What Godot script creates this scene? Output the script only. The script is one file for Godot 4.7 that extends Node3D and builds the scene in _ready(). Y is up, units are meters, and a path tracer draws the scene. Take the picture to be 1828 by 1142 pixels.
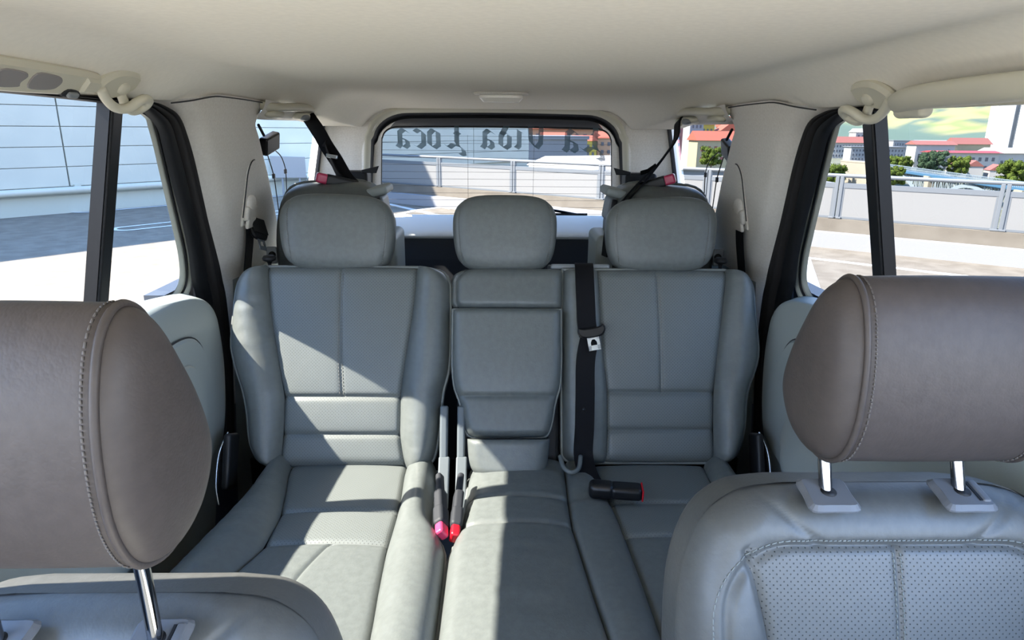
extends Node3D
# Interior of a large estate car seen from between the front seats, looking back to the tailgate; a roof-top car park and a town outside.
# y up, metres; the car's long axis is z (its tail towards -z); the car-park deck is y = 0.

var M := {}
var used := {}
var rng := RandomNumberGenerator.new()

func _ready() -> void:
	rng.seed = 7
	# ---- camera
	var cam := Camera3D.new()
	cam.name = "camera"
	cam.fov = 2.0 * rad_to_deg(atan(571.0 / 1200.0))
	cam.near = 0.05
	cam.far = 3000.0
	cam.position = Vector3(0, 1.5, 0)
	cam.rotation_degrees = Vector3(-15.995, -1.376, 0.573)
	add_child(cam)
	cam.current = true
	# ---- sky, sun, exposure
	var sky_mat := ProceduralSkyMaterial.new()
	sky_mat.sky_top_color = Color(0.47, 0.64, 0.88)
	sky_mat.sky_horizon_color = Color(0.87, 0.91, 0.95)
	sky_mat.sky_curve = 0.2
	sky_mat.ground_bottom_color = Color(0.55, 0.55, 0.52)
	sky_mat.ground_horizon_color = Color(0.75, 0.78, 0.8)
	sky_mat.sky_energy_multiplier = 2.2
	sky_mat.ground_energy_multiplier = 1.0
	var env := Environment.new()
	env.background_mode = Environment.BG_SKY
	env.sky = Sky.new()
	env.sky.sky_material = sky_mat
	env.tonemap_mode = Environment.TONE_MAPPER_LINEAR
	env.tonemap_exposure = 2.45
	env.sdfgi_enabled = true
	env.ssao_enabled = true
	env.ssil_enabled = true
	var we := WorldEnvironment.new()
	we.name = "world_environment"
	we.environment = env
	add_child(we)
	var sun := DirectionalLight3D.new()
	sun.name = "sun"
	sun.light_color = Color(1.0, 0.97, 0.92)
	sun.light_energy = 10.5
	sun.light_angular_distance = 0.6
	sun.shadow_enabled = true
	sun.sky_mode = DirectionalLight3D.SKY_MODE_LIGHT_ONLY
	add_child(sun)
	sun.look_at_from_position(Vector3(-1.0, 1.11, 0.11), Vector3.ZERO)
	# ---- the place
	materials()
	car_shell()
	car_doors(-1.0)
	car_doors(1.0)
	tailgate()
	rear_seats()
	front_seats()
	third_row()
	fittings()
	belts()
	deck()
	blue_wall()
	fence()
	end_panel()
	town()

# ------------------------------------------------------------------ helpers
func V(x: float, y: float, z: float) -> Vector3:
	return Vector3(x, y, z)

class Mb:
	var v := PackedVector3Array()
	var n := PackedVector3Array()
	var t := PackedVector2Array()
	var c := PackedColorArray()
	var ix := PackedInt32Array()

	func grid(p: Array, uv: Array, wrap_u := false, wrap_v := false, flip := false) -> void:
		# p: rows (v) of PackedVector3Array (u), smooth normals
		var nv := p.size()
		var nu: int = p[0].size()
		var b := v.size()
		var nn := PackedVector3Array()
		nn.resize(nu * nv)
		var pp := PackedVector3Array()
		for j in nv:
			pp.append_array(p[j])
		for j in nv - 1:
			for i in nu - 1:
				var a := j * nu + i
				var e := (pp[a + 1] - pp[a]).cross(pp[a + nu] - pp[a])
				var f := (pp[a + nu] - pp[a + nu + 1]).cross(pp[a + 1] - pp[a + nu + 1])
				nn[a] += e
				nn[a + 1] += e + f
				nn[a + nu] += e + f
				nn[a + nu + 1] += f
		if wrap_u:
			for j in nv:
				var s := nn[j * nu] + nn[j * nu + nu - 1]
				nn[j * nu] = s
				nn[j * nu + nu - 1] = s
		if wrap_v:
			for i in nu:
				var s2 := nn[i] + nn[(nv - 1) * nu + i]
				nn[i] = s2
				nn[(nv - 1) * nu + i] = s2
		for k in nu * nv:
			var q := nn[k].normalized()
			if q == Vector3.ZERO:
				q = Vector3.UP
			n.append(-q if flip else q)
		v.append_array(pp)
		for j in nv:
			for i in nu:
				if uv.size():
					t.append(uv[j][i])
				else:
					t.append(Vector2(float(i) / (nu - 1), float(j) / (nv - 1)))
		for j in nv - 1:
			for i in nu - 1:
				var a2 := b + j * nu + i
				if flip:
					ix.append_array([a2, a2 + 1, a2 + nu + 1, a2, a2 + nu + 1, a2 + nu])
				else:
					ix.append_array([a2, a2 + nu + 1, a2 + 1, a2, a2 + nu, a2 + nu + 1])

	func quad(a: Vector3, b: Vector3, cc: Vector3, d: Vector3) -> void:
		# flat, counter-clockwise seen from its front
		var q := (b - a).cross(d - a).normalized()
		if q == Vector3.ZERO:
			q = (cc - b).cross(d - b).normalized()
		var k := v.size()
		v.append_array([a, b, cc, d])
		n.append_array([q, q, q, q])
		var w := (b - a).length()
		var h := (d - a).length()
		t.append_array([Vector2(0, 0), Vector2(w, 0), Vector2(w, h), Vector2(0, h)])
		ix.append_array([k, k + 2, k + 1, k, k + 3, k + 2])

	func tri(a: Vector3, b: Vector3, cc: Vector3) -> void:
		var q := (b - a).cross(cc - a).normalized()
		var k := v.size()
		v.append_array([a, b, cc])
		n.append_array([q, q, q])
		t.append_array([Vector2(0, 0), Vector2(1, 0), Vector2(0, 1)])
		ix.append_array([k, k + 2, k + 1])

	func box(size: Vector3, xf: Transform3D) -> void:
		var h := size * 0.5
		var q := []
		for k in 8:
			q.append(xf * Vector3(h.x if k & 1 else -h.x, h.y if k & 2 else -h.y, h.z if k & 4 else -h.z))
		quad(q[0], q[2], q[3], q[1])
		quad(q[4], q[5], q[7], q[6])
		quad(q[0], q[4], q[6], q[2])
		quad(q[1], q[3], q[7], q[5])
		quad(q[0], q[1], q[5], q[4])
		quad(q[2], q[6], q[7], q[3])

	func rbox(size: Vector3, r: float, xf: Transform3D, seg := 3, fill := 1) -> void:
		var h := size * 0.5
		r = minf(r, minf(h.x, minf(h.y, h.z)) * 0.999)
		var ax := [[0, 1, 2, 1], [0, 1, 2, -1], [1, 2, 0, 1], [1, 2, 0, -1], [2, 0, 1, 1], [2, 0, 1, -1]]
		for f in ax:
			var ls := []
			for d in 2:
				var hh: float = h[f[d]]
				var l := []
				for k in seg + 1:
					l.append(-hh + r * (1.0 - cos(PI / 4 * (1.0 - float(k) / seg)) / cos(PI / 4) * 1.0) if false else -hh + r * float(k) / seg)
				for k in range(1, fill):
					l.append(lerpf(-hh + r, hh - r, float(k) / fill))
				for k in seg + 1:
					l.append(hh - r + r * float(k) / seg)
				ls.append(l)
			var rows := []
			for y in ls[1]:
				var row := PackedVector3Array()
				for x in ls[0]:
					var p := Vector3.ZERO
					p[f[0]] = x
					p[f[1]] = y
					p[f[2]] = h[f[2]] * f[3]
					var q := Vector3(clampf(p.x, -h.x + r, h.x - r), clampf(p.y, -h.y + r, h.y - r), clampf(p.z, -h.z + r, h.z - r))
					row.append(xf * (q + (p - q).normalized() * r))
				rows.append(row)
			grid(rows, [], false, false, f[3] < 0)

	func ball(radii: Vector3, power: float, xf: Transform3D, seg := 12, deform = null) -> void:
		# superellipsoid on a cube's six faces
		var ax := [[0, 1, 2, 1], [0, 1, 2, -1], [1, 2, 0, 1], [1, 2, 0, -1], [2, 0, 1, 1], [2, 0, 1, -1]]
		for f in ax:
			var rows := []
			for j in seg + 1:
				var row := PackedVector3Array()
				for i in seg + 1:
					var p := Vector3.ZERO
					p[f[0]] = tan(PI / 4 * (2.0 * i / seg - 1.0))
					p[f[1]] = tan(PI / 4 * (2.0 * j / seg - 1.0))
					p[f[2]] = float(f[3])
					p *= radii
					var k := pow(pow(absf(p.x / radii.x), power) + pow(absf(p.y / radii.y), power) + pow(absf(p.z / radii.z), power), -1.0 / power)
					p *= k
					if deform != null:
						p = deform.call(p)
					row.append(xf * p)
				rows.append(row)
			grid(rows, [], false, false, f[3] < 0)

	func tube(pts: PackedVector3Array, r: float, sides := 8, closed := false, r_end := -1.0) -> void:
		var m := pts.size()
		if m < 2:
			return
		var up := Vector3.UP
		var rows := []
		var last := Vector3.ZERO
		for k in m:
			var d := (pts[mini(k + 1, m - 1)] - pts[maxi(k - 1, 0)])
			if closed:
				d = pts[(k + 1) % m] - pts[(k - 1 + m) % m]
			d = d.normalized()
			if k == 0:
				up = d.cross(Vector3(0.31, 0.9, 0.2)).normalized()
			else:
				up = (up - d * up.dot(d)).normalized()
			var w := d.cross(up)
			var rr := r if r_end < 0 else lerpf(r, r_end, float(k) / (m - 1))
			var row := PackedVector3Array()
			for s in sides + 1:
				var a := TAU * s / sides
				row.append(pts[k] + (up * cos(a) + w * sin(a)) * rr)
			rows.append(row)
			last = d
		if closed:
			rows.append(rows[0].duplicate())
		else:
			var c0 := PackedVector3Array()
			var c1 := PackedVector3Array()
			for s in sides + 1:
				c0.append(pts[0])
				c1.append(pts[m - 1])
			rows.push_front(c0)
			rows.append(c1)
		grid(rows, [], true, closed)

	func strap(pts: Array, across: Array, w: float, th: float) -> void:
		# flat webbing: across[k] points along its width
		var m := pts.size()
		var q := [[], [], [], []]
		for k in m:
			var d: Vector3 = (pts[mini(k + 1, m - 1)] - pts[maxi(k - 1, 0)]).normalized()
			var x: Vector3 = across[mini(k, across.size() - 1)]
			x = (x - d * x.dot(d)).normalized()
			var o := d.cross(x)
			q[0].append(pts[k] - x * w * 0.5 - o * th * 0.5)
			q[1].append(pts[k] + x * w * 0.5 - o * th * 0.5)
			q[2].append(pts[k] + x * w * 0.5 + o * th * 0.5)
			q[3].append(pts[k] - x * w * 0.5 + o * th * 0.5)
		for f in 4:
			var rows := []
			for k in m:
				rows.append(PackedVector3Array([q[f][k], q[(f + 1) % 4][k]]))
			grid(rows, [])
		quad(q[0][0], q[3][0], q[2][0], q[1][0])
		quad(q[0][m - 1], q[1][m - 1], q[2][m - 1], q[3][m - 1])

	func plate(pts: PackedVector2Array, th: float, bevel: float, xf: Transform3D) -> void:
		# a bevelled slab: outline in local xy, thickness along local z from 0 to th
		var m := pts.size()
		var area := 0.0
		for k in m:
			area += pts[k].cross(pts[(k + 1) % m])
		if area < 0:
			pts = pts.duplicate()
			pts.reverse()
		var ins := PackedVector2Array()
		for k in m:
			var e0 := (pts[k] - pts[(k - 1 + m) % m]).normalized()
			var e1 := (pts[(k + 1) % m] - pts[k]).normalized()
			var nn := Vector2(-(e0 + e1).y, (e0 + e1).x).normalized()
			var cs := maxf(0.4, nn.dot(Vector2(-e1.y, e1.x)))
			ins.append(pts[k] + nn * bevel / cs)
		var idx := Geometry2D.triangulate_polygon(ins)
		for k in range(0, idx.size(), 3):
			var a := ins[idx[k]]
			var b := ins[idx[k + 1]]
			var cc := ins[idx[k + 2]]
			if (b - a).cross(cc - a) < 0:
				var w := b
				b = cc
				cc = w
			tri(xf * Vector3(a.x, a.y, th), xf * Vector3(b.x, b.y, th), xf * Vector3(cc.x, cc.y, th))
			tri(xf * Vector3(a.x, a.y, 0), xf * Vector3(cc.x, cc.y, 0), xf * Vector3(b.x, b.y, 0))
		for k in m:
			var a3 := pts[k]
			var b3 := pts[(k + 1) % m]
			quad(xf * Vector3(ins[k].x, ins[k].y, 0), xf * Vector3(ins[(k + 1) % m].x, ins[(k + 1) % m].y, 0), xf * Vector3(b3.x, b3.y, bevel), xf * Vector3(a3.x, a3.y, bevel))
			quad(xf * Vector3(a3.x, a3.y, bevel), xf * Vector3(b3.x, b3.y, bevel), xf * Vector3(b3.x, b3.y, th - bevel), xf * Vector3(a3.x, a3.y, th - bevel))
			quad(xf * Vector3(a3.x, a3.y, th - bevel), xf * Vector3(b3.x, b3.y, th - bevel), xf * Vector3(ins[(k + 1) % m].x, ins[(k + 1) % m].y, th), xf * Vector3(ins[k].x, ins[k].y, th))

	func lathe(prof: PackedVector2Array, xf: Transform3D, sides := 20) -> void:
		var rows := []
		for p in prof:
			var row := PackedVector3Array()
			for s in sides + 1:
				var a := TAU * s / sides
				row.append(xf * Vector3(p.x * cos(a), p.y, p.x * sin(a)))
			rows.append(row)
		grid(rows, [], true)

	func mesh() -> ArrayMesh:
		var a := []
		a.resize(Mesh.ARRAY_MAX)
		a[Mesh.ARRAY_VERTEX] = v
		a[Mesh.ARRAY_NORMAL] = n
		a[Mesh.ARRAY_TEX_UV] = t
		if c.size() == v.size():
			a[Mesh.ARRAY_COLOR] = c
		a[Mesh.ARRAY_INDEX] = ix
		var m := ArrayMesh.new()
		m.add_surface_from_arrays(Mesh.PRIMITIVE_TRIANGLES, a)
		return m

func numbered(called: String) -> String:
	if not used.has(called):
		used[called] = 0
		return called
	used[called] += 1
	return "%s_%03d" % [called, used[called]]

func origin(p: Node3D) -> Vector3:
	var o := Vector3.ZERO
	var q: Node = p
	while q != self and q is Node3D:
		o += q.position
		q = q.get_parent()
	return o

# geometry given in world coordinates; parents are only moved, never turned, while they are being filled
func obj(called: String, mb: Mb, m: Material, parent: Node3D = self) -> MeshInstance3D:
	var o := MeshInstance3D.new()
	o.name = numbered(called) if parent == self else called
	o.mesh = mb.mesh()
	o.material_override = m
	if parent != self:
		o.position = -origin(parent)
	parent.add_child(o, true)
	return o

func piece(called: String, mesh: Mesh, m: Material, parent: Node3D, xf: Transform3D) -> MeshInstance3D:
	var o := MeshInstance3D.new()
	o.name = called
	o.mesh = mesh
	o.material_override = m
	o.transform = xf
	parent.add_child(o, true)
	return o

func tag(o: Node, label: String, category := "", group := "", kind := "") -> Node:
	o.set_meta("label", label)
	if category:
		o.set_meta("category", category)
	if group:
		o.set_meta("group", group)
	if kind:
		o.set_meta("kind", kind)
	return o

func thing(called: String, at: Vector3, label: String, category: String, group := "", kind := "") -> Node3D:
	var o := Node3D.new()
	o.name = numbered(called)
	o.position = at
	add_child(o)
	tag(o, label, category, group, kind)
	return o

func T3(at: Vector3, x := Vector3.RIGHT, y := Vector3.UP) -> Transform3D:
	x = x.normalized()
	y = (y - x * y.dot(x)).normalized()
	return Transform3D(Basis(x, y, x.cross(y)), at)

func ip(p: PackedVector2Array, x: float) -> float:
	# smooth curve through points sorted by x
	var m := p.size()
	if x <= p[0].x:
		return p[0].y
	if x >= p[m - 1].x:
		return p[m - 1].y
	var k := 0
	while p[k + 1].x < x:
		k += 1
	var d := p[k + 1].x - p[k].x
	var s := (x - p[k].x) / d
	var m0 := (p[k + 1].y - p[maxi(k - 1, 0)].y) / maxf(1e-6, p[k + 1].x - p[maxi(k - 1, 0)].x) * d
	var m1 := (p[mini(k + 2, m - 1)].y - p[k].y) / maxf(1e-6, p[mini(k + 2, m - 1)].x - p[k].x) * d
	var dy := (p[k + 1].y - p[k].y)
	if absf(dy) < 1e-9:
		m0 = 0.0
		m1 = 0.0
	else:
		m0 = clampf(m0 / dy, 0.0, 3.0) * dy
		m1 = clampf(m1 / dy, 0.0, 3.0) * dy
	var s2 := s * s
	var s3 := s2 * s
	return (2 * s3 - 3 * s2 + 1) * p[k].y + (s3 - 2 * s2 + s) * m0 + (-2 * s3 + 3 * s2) * p[k + 1].y + (s3 - s2) * m1

func cv(a: Array) -> PackedVector2Array:
	var p := PackedVector2Array()
	for k in range(0, a.size(), 2):
		p.append(Vector2(a[k], a[k + 1]))
	return p

func ss(a: float, b: float, x: float) -> float:
	return smoothstep(a, b, x)

func smooth3(p: Array, per := 6, closed := false) -> PackedVector3Array:
	var out := PackedVector3Array()
	var m := p.size()
	var last := m if closed else m - 1
	for k in last:
		var a: Vector3 = p[(k - 1 + m) % m] if closed or k > 0 else p[0] * 2.0 - p[1]
		var b: Vector3 = p[k]
		var c: Vector3 = p[(k + 1) % m]
		var d: Vector3 = p[(k + 2) % m] if closed or k + 2 < m else p[m - 1] * 2.0 - p[m - 2]
		for s in per:
			out.append(b.cubic_interpolate(c, a, d, float(s) / per))
	if not closed:
		out.append(p[m - 1])
	return out

func smooth2(p: PackedVector2Array, per := 5, closed := true) -> PackedVector2Array:
	var out := PackedVector2Array()
	var m := p.size()
	var last := m if closed else m - 1
	for k in last:
		var a := p[(k - 1 + m) % m] if closed or k > 0 else p[0] * 2.0 - p[1]
		var d := p[(k + 2) % m] if closed or k + 2 < m else p[m - 1] * 2.0 - p[m - 2]
		for s in per:
			out.append(p[k].cubic_interpolate(p[(k + 1) % m], a, d, float(s) / per))
	if not closed:
		out.append(p[m - 1])
	return out

func ends(n: int, a := true, b := true) -> PackedFloat32Array:
	# 0 .. 1 with more steps near the marked ends
	var o := PackedFloat32Array()
	for k in n + 1:
		var x := float(k) / n
		if a and b:
			x = 0.5 - 0.5 * cos(PI * x)
		elif a:
			x = 1.0 - cos(PI * 0.5 * x)
		elif b:
			x = sin(PI * 0.5 * x)
		o.append(x)
	return o

func surf(f: Callable, us: PackedFloat32Array, vs: PackedFloat32Array, mb: Mb, flip := false, uvf = null) -> void:
	var rows := []
	var uvs := []
	for b in vs:
		var row := PackedVector3Array()
		var uv := PackedVector2Array()
		for a in us:
			row.append(f.call(a, b))
			if uvf != null:
				uv.append(uvf.call(a, b))
		rows.append(row)
		if uvf != null:
			uvs.append(uv)
	mb.grid(rows, uvs, false, false, flip)

# ------------------------------------------------------------------ materials
func noise_tex(freq: float, kind: int, size := 512, ramp: Gradient = null, octaves := 3, seed_ := 1) -> NoiseTexture2D:
	var nz := FastNoiseLite.new()
	nz.noise_type = kind
	nz.frequency = freq
	nz.seed = seed_
	nz.fractal_octaves = octaves
	if kind == FastNoiseLite.TYPE_CELLULAR:
		nz.cellular_return_type = FastNoiseLite.RETURN_DISTANCE2_SUB
	var t := NoiseTexture2D.new()
	t.width = size
	t.height = size
	t.seamless = true
	t.noise = nz
	if ramp:
		t.color_ramp = ramp
	return t

func grad(a: Color, b: Color) -> Gradient:
	var g := Gradient.new()
	g.set_color(0, a)
	g.set_color(1, b)
	return g

func mat(called: String, col: Color, rough: float, spec := 0.5, metal := 0.0) -> StandardMaterial3D:
	var m := StandardMaterial3D.new()
	m.resource_name = called
	m.albedo_color = col
	m.roughness = rough
	m.metallic_specular = spec
	m.metallic = metal
	M[called] = m
	return m

func tri_tex(m: StandardMaterial3D, scale: float, bump: Texture2D, cm: float, albedo: Texture2D = null) -> void:
	m.uv1_triplanar = true
	m.uv1_world_triplanar = true
	m.uv1_scale = Vector3.ONE * scale
	if bump:
		m.heightmap_enabled = true
		m.heightmap_texture = bump
		m.heightmap_scale = cm
	if albedo:
		m.albedo_texture = albedo

func pane(called: String, alpha: float, col: Color) -> StandardMaterial3D:
	var m := mat(called, Color(col.r, col.g, col.b, alpha), 0.02, 0.24)
	m.transparency = BaseMaterial3D.TRANSPARENCY_ALPHA
	return m

func materials() -> void:
	var grain := noise_tex(0.035, FastNoiseLite.TYPE_CELLULAR, 512, null, 2, 3)
	var soft := noise_tex(0.012, FastNoiseLite.TYPE_SIMPLEX_SMOOTH, 512, grad(Color(0.90, 0.90, 0.90), Color(1, 1, 1)), 4, 5)
	var fine := noise_tex(0.2, FastNoiseLite.TYPE_SIMPLEX, 512, null, 3, 9)
	var leather := mat("leather", Color(0.37, 0.39, 0.382), 0.42, 0.5)
	tri_tex(leather, 9.0, grain, 0.018, soft)
	var front := mat("front_leather", Color(0.325, 0.33, 0.322), 0.45, 0.5)
	tri_tex(front, 9.0, grain, 0.02, soft)
	# perforated leather: two round holes a tile, on the panel's own coordinates
	var im := Image.create(64, 64, false, Image.FORMAT_RGB8)
	var hi := Image.create(64, 64, false, Image.FORMAT_RGB8)
	for y in 64:
		for x in 64:
			var d := 99.0
			for q in [Vector2(16, 16), Vector2(48, 48)]:
				d = minf(d, Vector2(x + 0.5, y + 0.5).distance_to(q))
			var k := smoothstep(3.5, 6.5, d)
			var l := lerpf(0.30, 1.0, k)
			im.set_pixel(x, y, Color(l, l, l))
			hi.set_pixel(x, y, Color(k, k, k))
	var dots := ImageTexture.create_from_image(im)
	var doth := ImageTexture.create_from_image(hi)
	for nm in ["perforated", "front_perforated"]:
		var pm := mat(nm, M["leather"].albedo_color if nm == "perforated" else M["front_leather"].albedo_color, 0.45, 0.5)
		pm.albedo_texture = dots
		pm.heightmap_enabled = true
		pm.heightmap_texture = doth
		pm.heightmap_scale = 0.05
		pm.uv1_scale = Vector3(128, 128, 1)
	var hrl := mat("headrest_leather", Color(0.275, 0.25, 0.238), 0.50, 0.4)
	tri_tex(hrl, 9.0, grain, 0.02, soft)
	mat("thread", Color(0.42, 0.42, 0.40), 0.7)
	mat("seam", Color(0.16, 0.17, 0.18), 0.7)
	mat("piping", Color(0.42, 0.435, 0.42), 0.42)
	var cloth := mat("headliner", Color(0.94, 0.915, 0.855), 0.95, 0.2)
	tri_tex(cloth, 14.0, null, 0.0, noise_tex(0.01, FastNoiseLite.TYPE_SIMPLEX_SMOOTH, 512, grad(Color(0.97, 0.97, 0.97), Color(1, 1, 1)), 3, 21))
	var trim := mat("trim", Color(0.885, 0.87, 0.835), 0.55, 0.4)
	tri_tex(trim, 20.0, grain, 0.01, noise_tex(0.012, FastNoiseLite.TYPE_SIMPLEX_SMOOTH, 512, grad(Color(0.93, 0.92, 0.91), Color(1, 1, 1)), 4, 31))
	mat("lit_ledge_trim", Color(0.93, 0.93, 0.91), 0.5, 0.4)  # the pillar trim's colour, lightened for the light falling on the ledge
	mat("cream", Color(0.78, 0.765, 0.69), 0.42, 0.5)
	var blue_trim := mat("door_trim", Color(0.565, 0.595, 0.585), 0.5, 0.45)
	tri_tex(blue_trim, 16.0, grain, 0.012)
	mat("rubber", Color(0.085, 0.09, 0.10), 0.55, 0.4)
	mat("seal", Color(0.17, 0.165, 0.165), 0.7, 0.3)
	mat("gloss_black", Color(0.05, 0.055, 0.07), 0.35, 0.5)
	mat("dark_plastic", Color(0.11, 0.115, 0.125), 0.5, 0.45)
	mat("dark_trim", Color(0.16, 0.17, 0.185), 0.6, 0.4)
	mat("frit", Color(0.30, 0.30, 0.31), 0.4, 0.4)
	mat("grey_plastic", Color(0.50, 0.52, 0.53), 0.45, 0.5)
	mat("guide_grey", Color(0.36, 0.37, 0.385), 0.45, 0.45)
	mat("front_thread", Color(0.33, 0.31, 0.295), 0.7)
	mat("hinge_grey", Color(0.34, 0.37, 0.385), 0.5, 0.45)
	mat("channel", Color(0.66, 0.67, 0.63), 0.35, 0.5)
	mat("chrome", Color(0.58, 0.585, 0.60), 0.12, 0.5, 1.0)
	mat("steel", Color(0.80, 0.84, 0.88), 0.25, 0.5, 0.9)
	var web := mat("webbing", Color(0.055, 0.055, 0.065), 0.75, 0.3)
	tri_tex(web, 30.0, fine, 0.015)
	mat("red", Color(0.66, 0.07, 0.13), 0.35, 0.5)
	mat("pink_red", Color(0.72, 0.22, 0.36), 0.35, 0.5)
	var carpet := mat("carpet", Color(0.075, 0.08, 0.09), 0.95, 0.2)
	tri_tex(carpet, 20.0, fine, 0.15)
	mat("lens", Color(0.55, 0.53, 0.52), 0.2, 0.5)
	mat("lamp_lens", Color(0.97, 0.96, 0.92), 0.25, 0.5)
	var let := mat("letter", Color(0.40, 0.49, 0.52, 0.72), 0.7, 0.2)
	let.transparency = BaseMaterial3D.TRANSPARENCY_ALPHA
	mat("body", Color(0.25, 0.28, 0.33), 0.4)
	mat("added_bonnet", Color(0.86, 0.86, 0.85), 0.35)  # near white, so the added hood throws sunlight into the cabin
	mat("bounce_dash", Color(0.66, 0.66, 0.63), 0.7, 0.4)  # kept pale to bounce sunlight up at the headliner
	pane("side_glass", 0.69, Color(0.02, 0.03, 0.03))
	pane("rear_glass", 0.77, Color(0.02, 0.03, 0.03))
	pane("right_glass", 0.80, Color(0.02, 0.03, 0.03))
	pane("quarter_glass", 0.60, Color(0.02, 0.03, 0.03)).metallic_specular = 0.0
	pane("right_quarter_glass", 0.80, Color(0.02, 0.03, 0.03)).metallic_specular = 0.0
	pane("front_glass", 0.05, Color(0.04, 0.06, 0.06))
	# outside
	var conc := mat("concrete", Color(0.50, 0.475, 0.435), 0.9, 0.3)
	tri_tex(conc, 0.5, fine, 0.05, noise_tex(0.01, FastNoiseLite.TYPE_SIMPLEX, 512, grad(Color(0.86, 0.85, 0.84), Color(1, 1, 1)), 5, 41))
	var kerb := mat("kerb", Color(0.58, 0.585, 0.60), 0.85, 0.3)
	tri_tex(kerb, 1.0, fine, 0.1)
	mat("marking", Color(0.80, 0.80, 0.79), 0.8, 0.3)
	var clad := mat("cladding", Color(0.745, 0.745, 0.69), 0.45, 0.4)
	tri_tex(clad, 0.35, null, 0.0, noise_tex(0.008, FastNoiseLite.TYPE_SIMPLEX_SMOOTH, 512, grad(Color(0.93, 0.94, 0.95), Color(1, 1, 1)), 3, 51))
	mat("joint", Color(0.69, 0.70, 0.66), 0.8)
	mat("plinth", Color(0.69, 0.70, 0.65), 0.8)
	mat("galvanised", Color(0.46, 0.48, 0.50), 0.5, 0.5, 0.2)
	mat("fence_white", Color(0.53, 0.53, 0.525), 0.5, 0.5)
	mat("grey_wall", Color(0.427, 0.44, 0.454), 0.9)
	mat("white_wall", Color(0.619, 0.612, 0.599), 0.85)
	mat("cream_wall", Color(0.605, 0.564, 0.454), 0.85)
	mat("yellow_wall", Color(0.633, 0.564, 0.248), 0.85)
	mat("pink_wall", Color(0.592, 0.399, 0.372), 0.85)
	mat("peach_wall", Color(0.619, 0.495, 0.399), 0.85)
	mat("pale_grey_wall", Color(0.523, 0.53, 0.537), 0.85)
	mat("red_roof", Color(0.571, 0.289, 0.22), 0.85)
	mat("brick_roof", Color(0.495, 0.303, 0.275), 0.85)
	mat("red_band", Color(0.537, 0.206, 0.227), 0.7)
	mat("window_dark", Color(0.288, 0.304, 0.336), 0.3)
	mat("bridge_blue", Color(0.20, 0.36, 0.47), 0.6)
	mat("bridge_pale", Color(0.468, 0.514, 0.538), 0.6)
	mat("stone", Color(0.55, 0.523, 0.468), 0.9)
	var leaf := mat("leaf", Color(0.378, 0.43, 0.215), 0.9, 0.2)
	tri_tex(leaf, 0.4, fine, 6.0, noise_tex(0.06, FastNoiseLite.TYPE_SIMPLEX, 256, grad(Color(0.6, 0.65, 0.55), Color(1, 1, 0.9)), 3, 61))
	var leaf2 := mat("leaf_dark", Color(0.258, 0.327, 0.249), 0.9, 0.2)
	tri_tex(leaf2, 0.4, fine, 6.0, noise_tex(0.06, FastNoiseLite.TYPE_SIMPLEX, 256, grad(Color(0.65, 0.7, 0.65), Color(1, 1, 1)), 3, 62))
	mat("bark", Color(0.35, 0.29, 0.24), 0.95)
	var town_ground := mat("town_ground", Color(0.471, 0.464, 0.433), 0.95, 0.2)
	tri_tex(town_ground, 0.01, null, 0.0, noise_tex(0.02, FastNoiseLite.TYPE_SIMPLEX, 512, grad(Color(0.72, 0.78, 0.66), Color(1, 1, 1)), 4, 71))
	var hill := mat("hill", Color(1, 1, 1), 0.95, 0.2)
	hill.vertex_color_use_as_albedo = true
	mat("asphalt", Color(0.427, 0.427, 0.427), 0.9)

# ------------------------------------------------------------------ the car's shell
func sd(y: float) -> float:
	# half width of the cabin's side at height y (it leans in towards the roof)
	return 0.72 - (y - 1.1) * 0.20833 if y > 1.1 else 0.72 + (1.1 - y) * 0.08

var C_CENTRE := cv([-2.66, 1.563, -2.55, 1.570, -2.35, 1.590, -2.1, 1.600, -1.6, 1.606, 0.0, 1.612, 0.6, 1.590, 1.0, 1.54])
var C_EDGE := cv([-2.66, 1.496, -2.5, 1.501, -2.38, 1.513, -2.22, 1.545, -1.96, 1.553, -1.75, 1.559, -1.57, 1.559, -1.43, 1.545, -1.3, 1.541, 0.4, 1.541, 1.0, 1.50])
var C_OUT := cv([-2.66, 0.505, -2.45, 0.515, -2.25, 0.58, -2.05, 0.625, -1.8, 0.632, 1.0, 0.632])
var C_W := cv([-2.66, 0.12, -2.35, 0.17, -2.1, 0.20, -1.9, 0.17, -1.4, 0.14, 1.0, 0.13])

func ceil_y(x: float, z: float) -> float:
	var e := ip(C_EDGE, z)
	var c := ip(C_CENTRE, z)
	var o := ip(C_OUT, z)
	var w := ip(C_W, z)
	var q := clampf((o - absf(x)) / w, 0.0, 1.0)
	q = 1.0 - pow(1.0 - q, 2.3)
	# a shallow trough runs along each side where the roof lining turns down
	var trough := 0.004 * exp(-pow((absf(x) - (o - 0.11)) / 0.04, 2.0)) * ss(-2.2, -1.7, z)
	return lerpf(e, c, q) + trough

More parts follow.
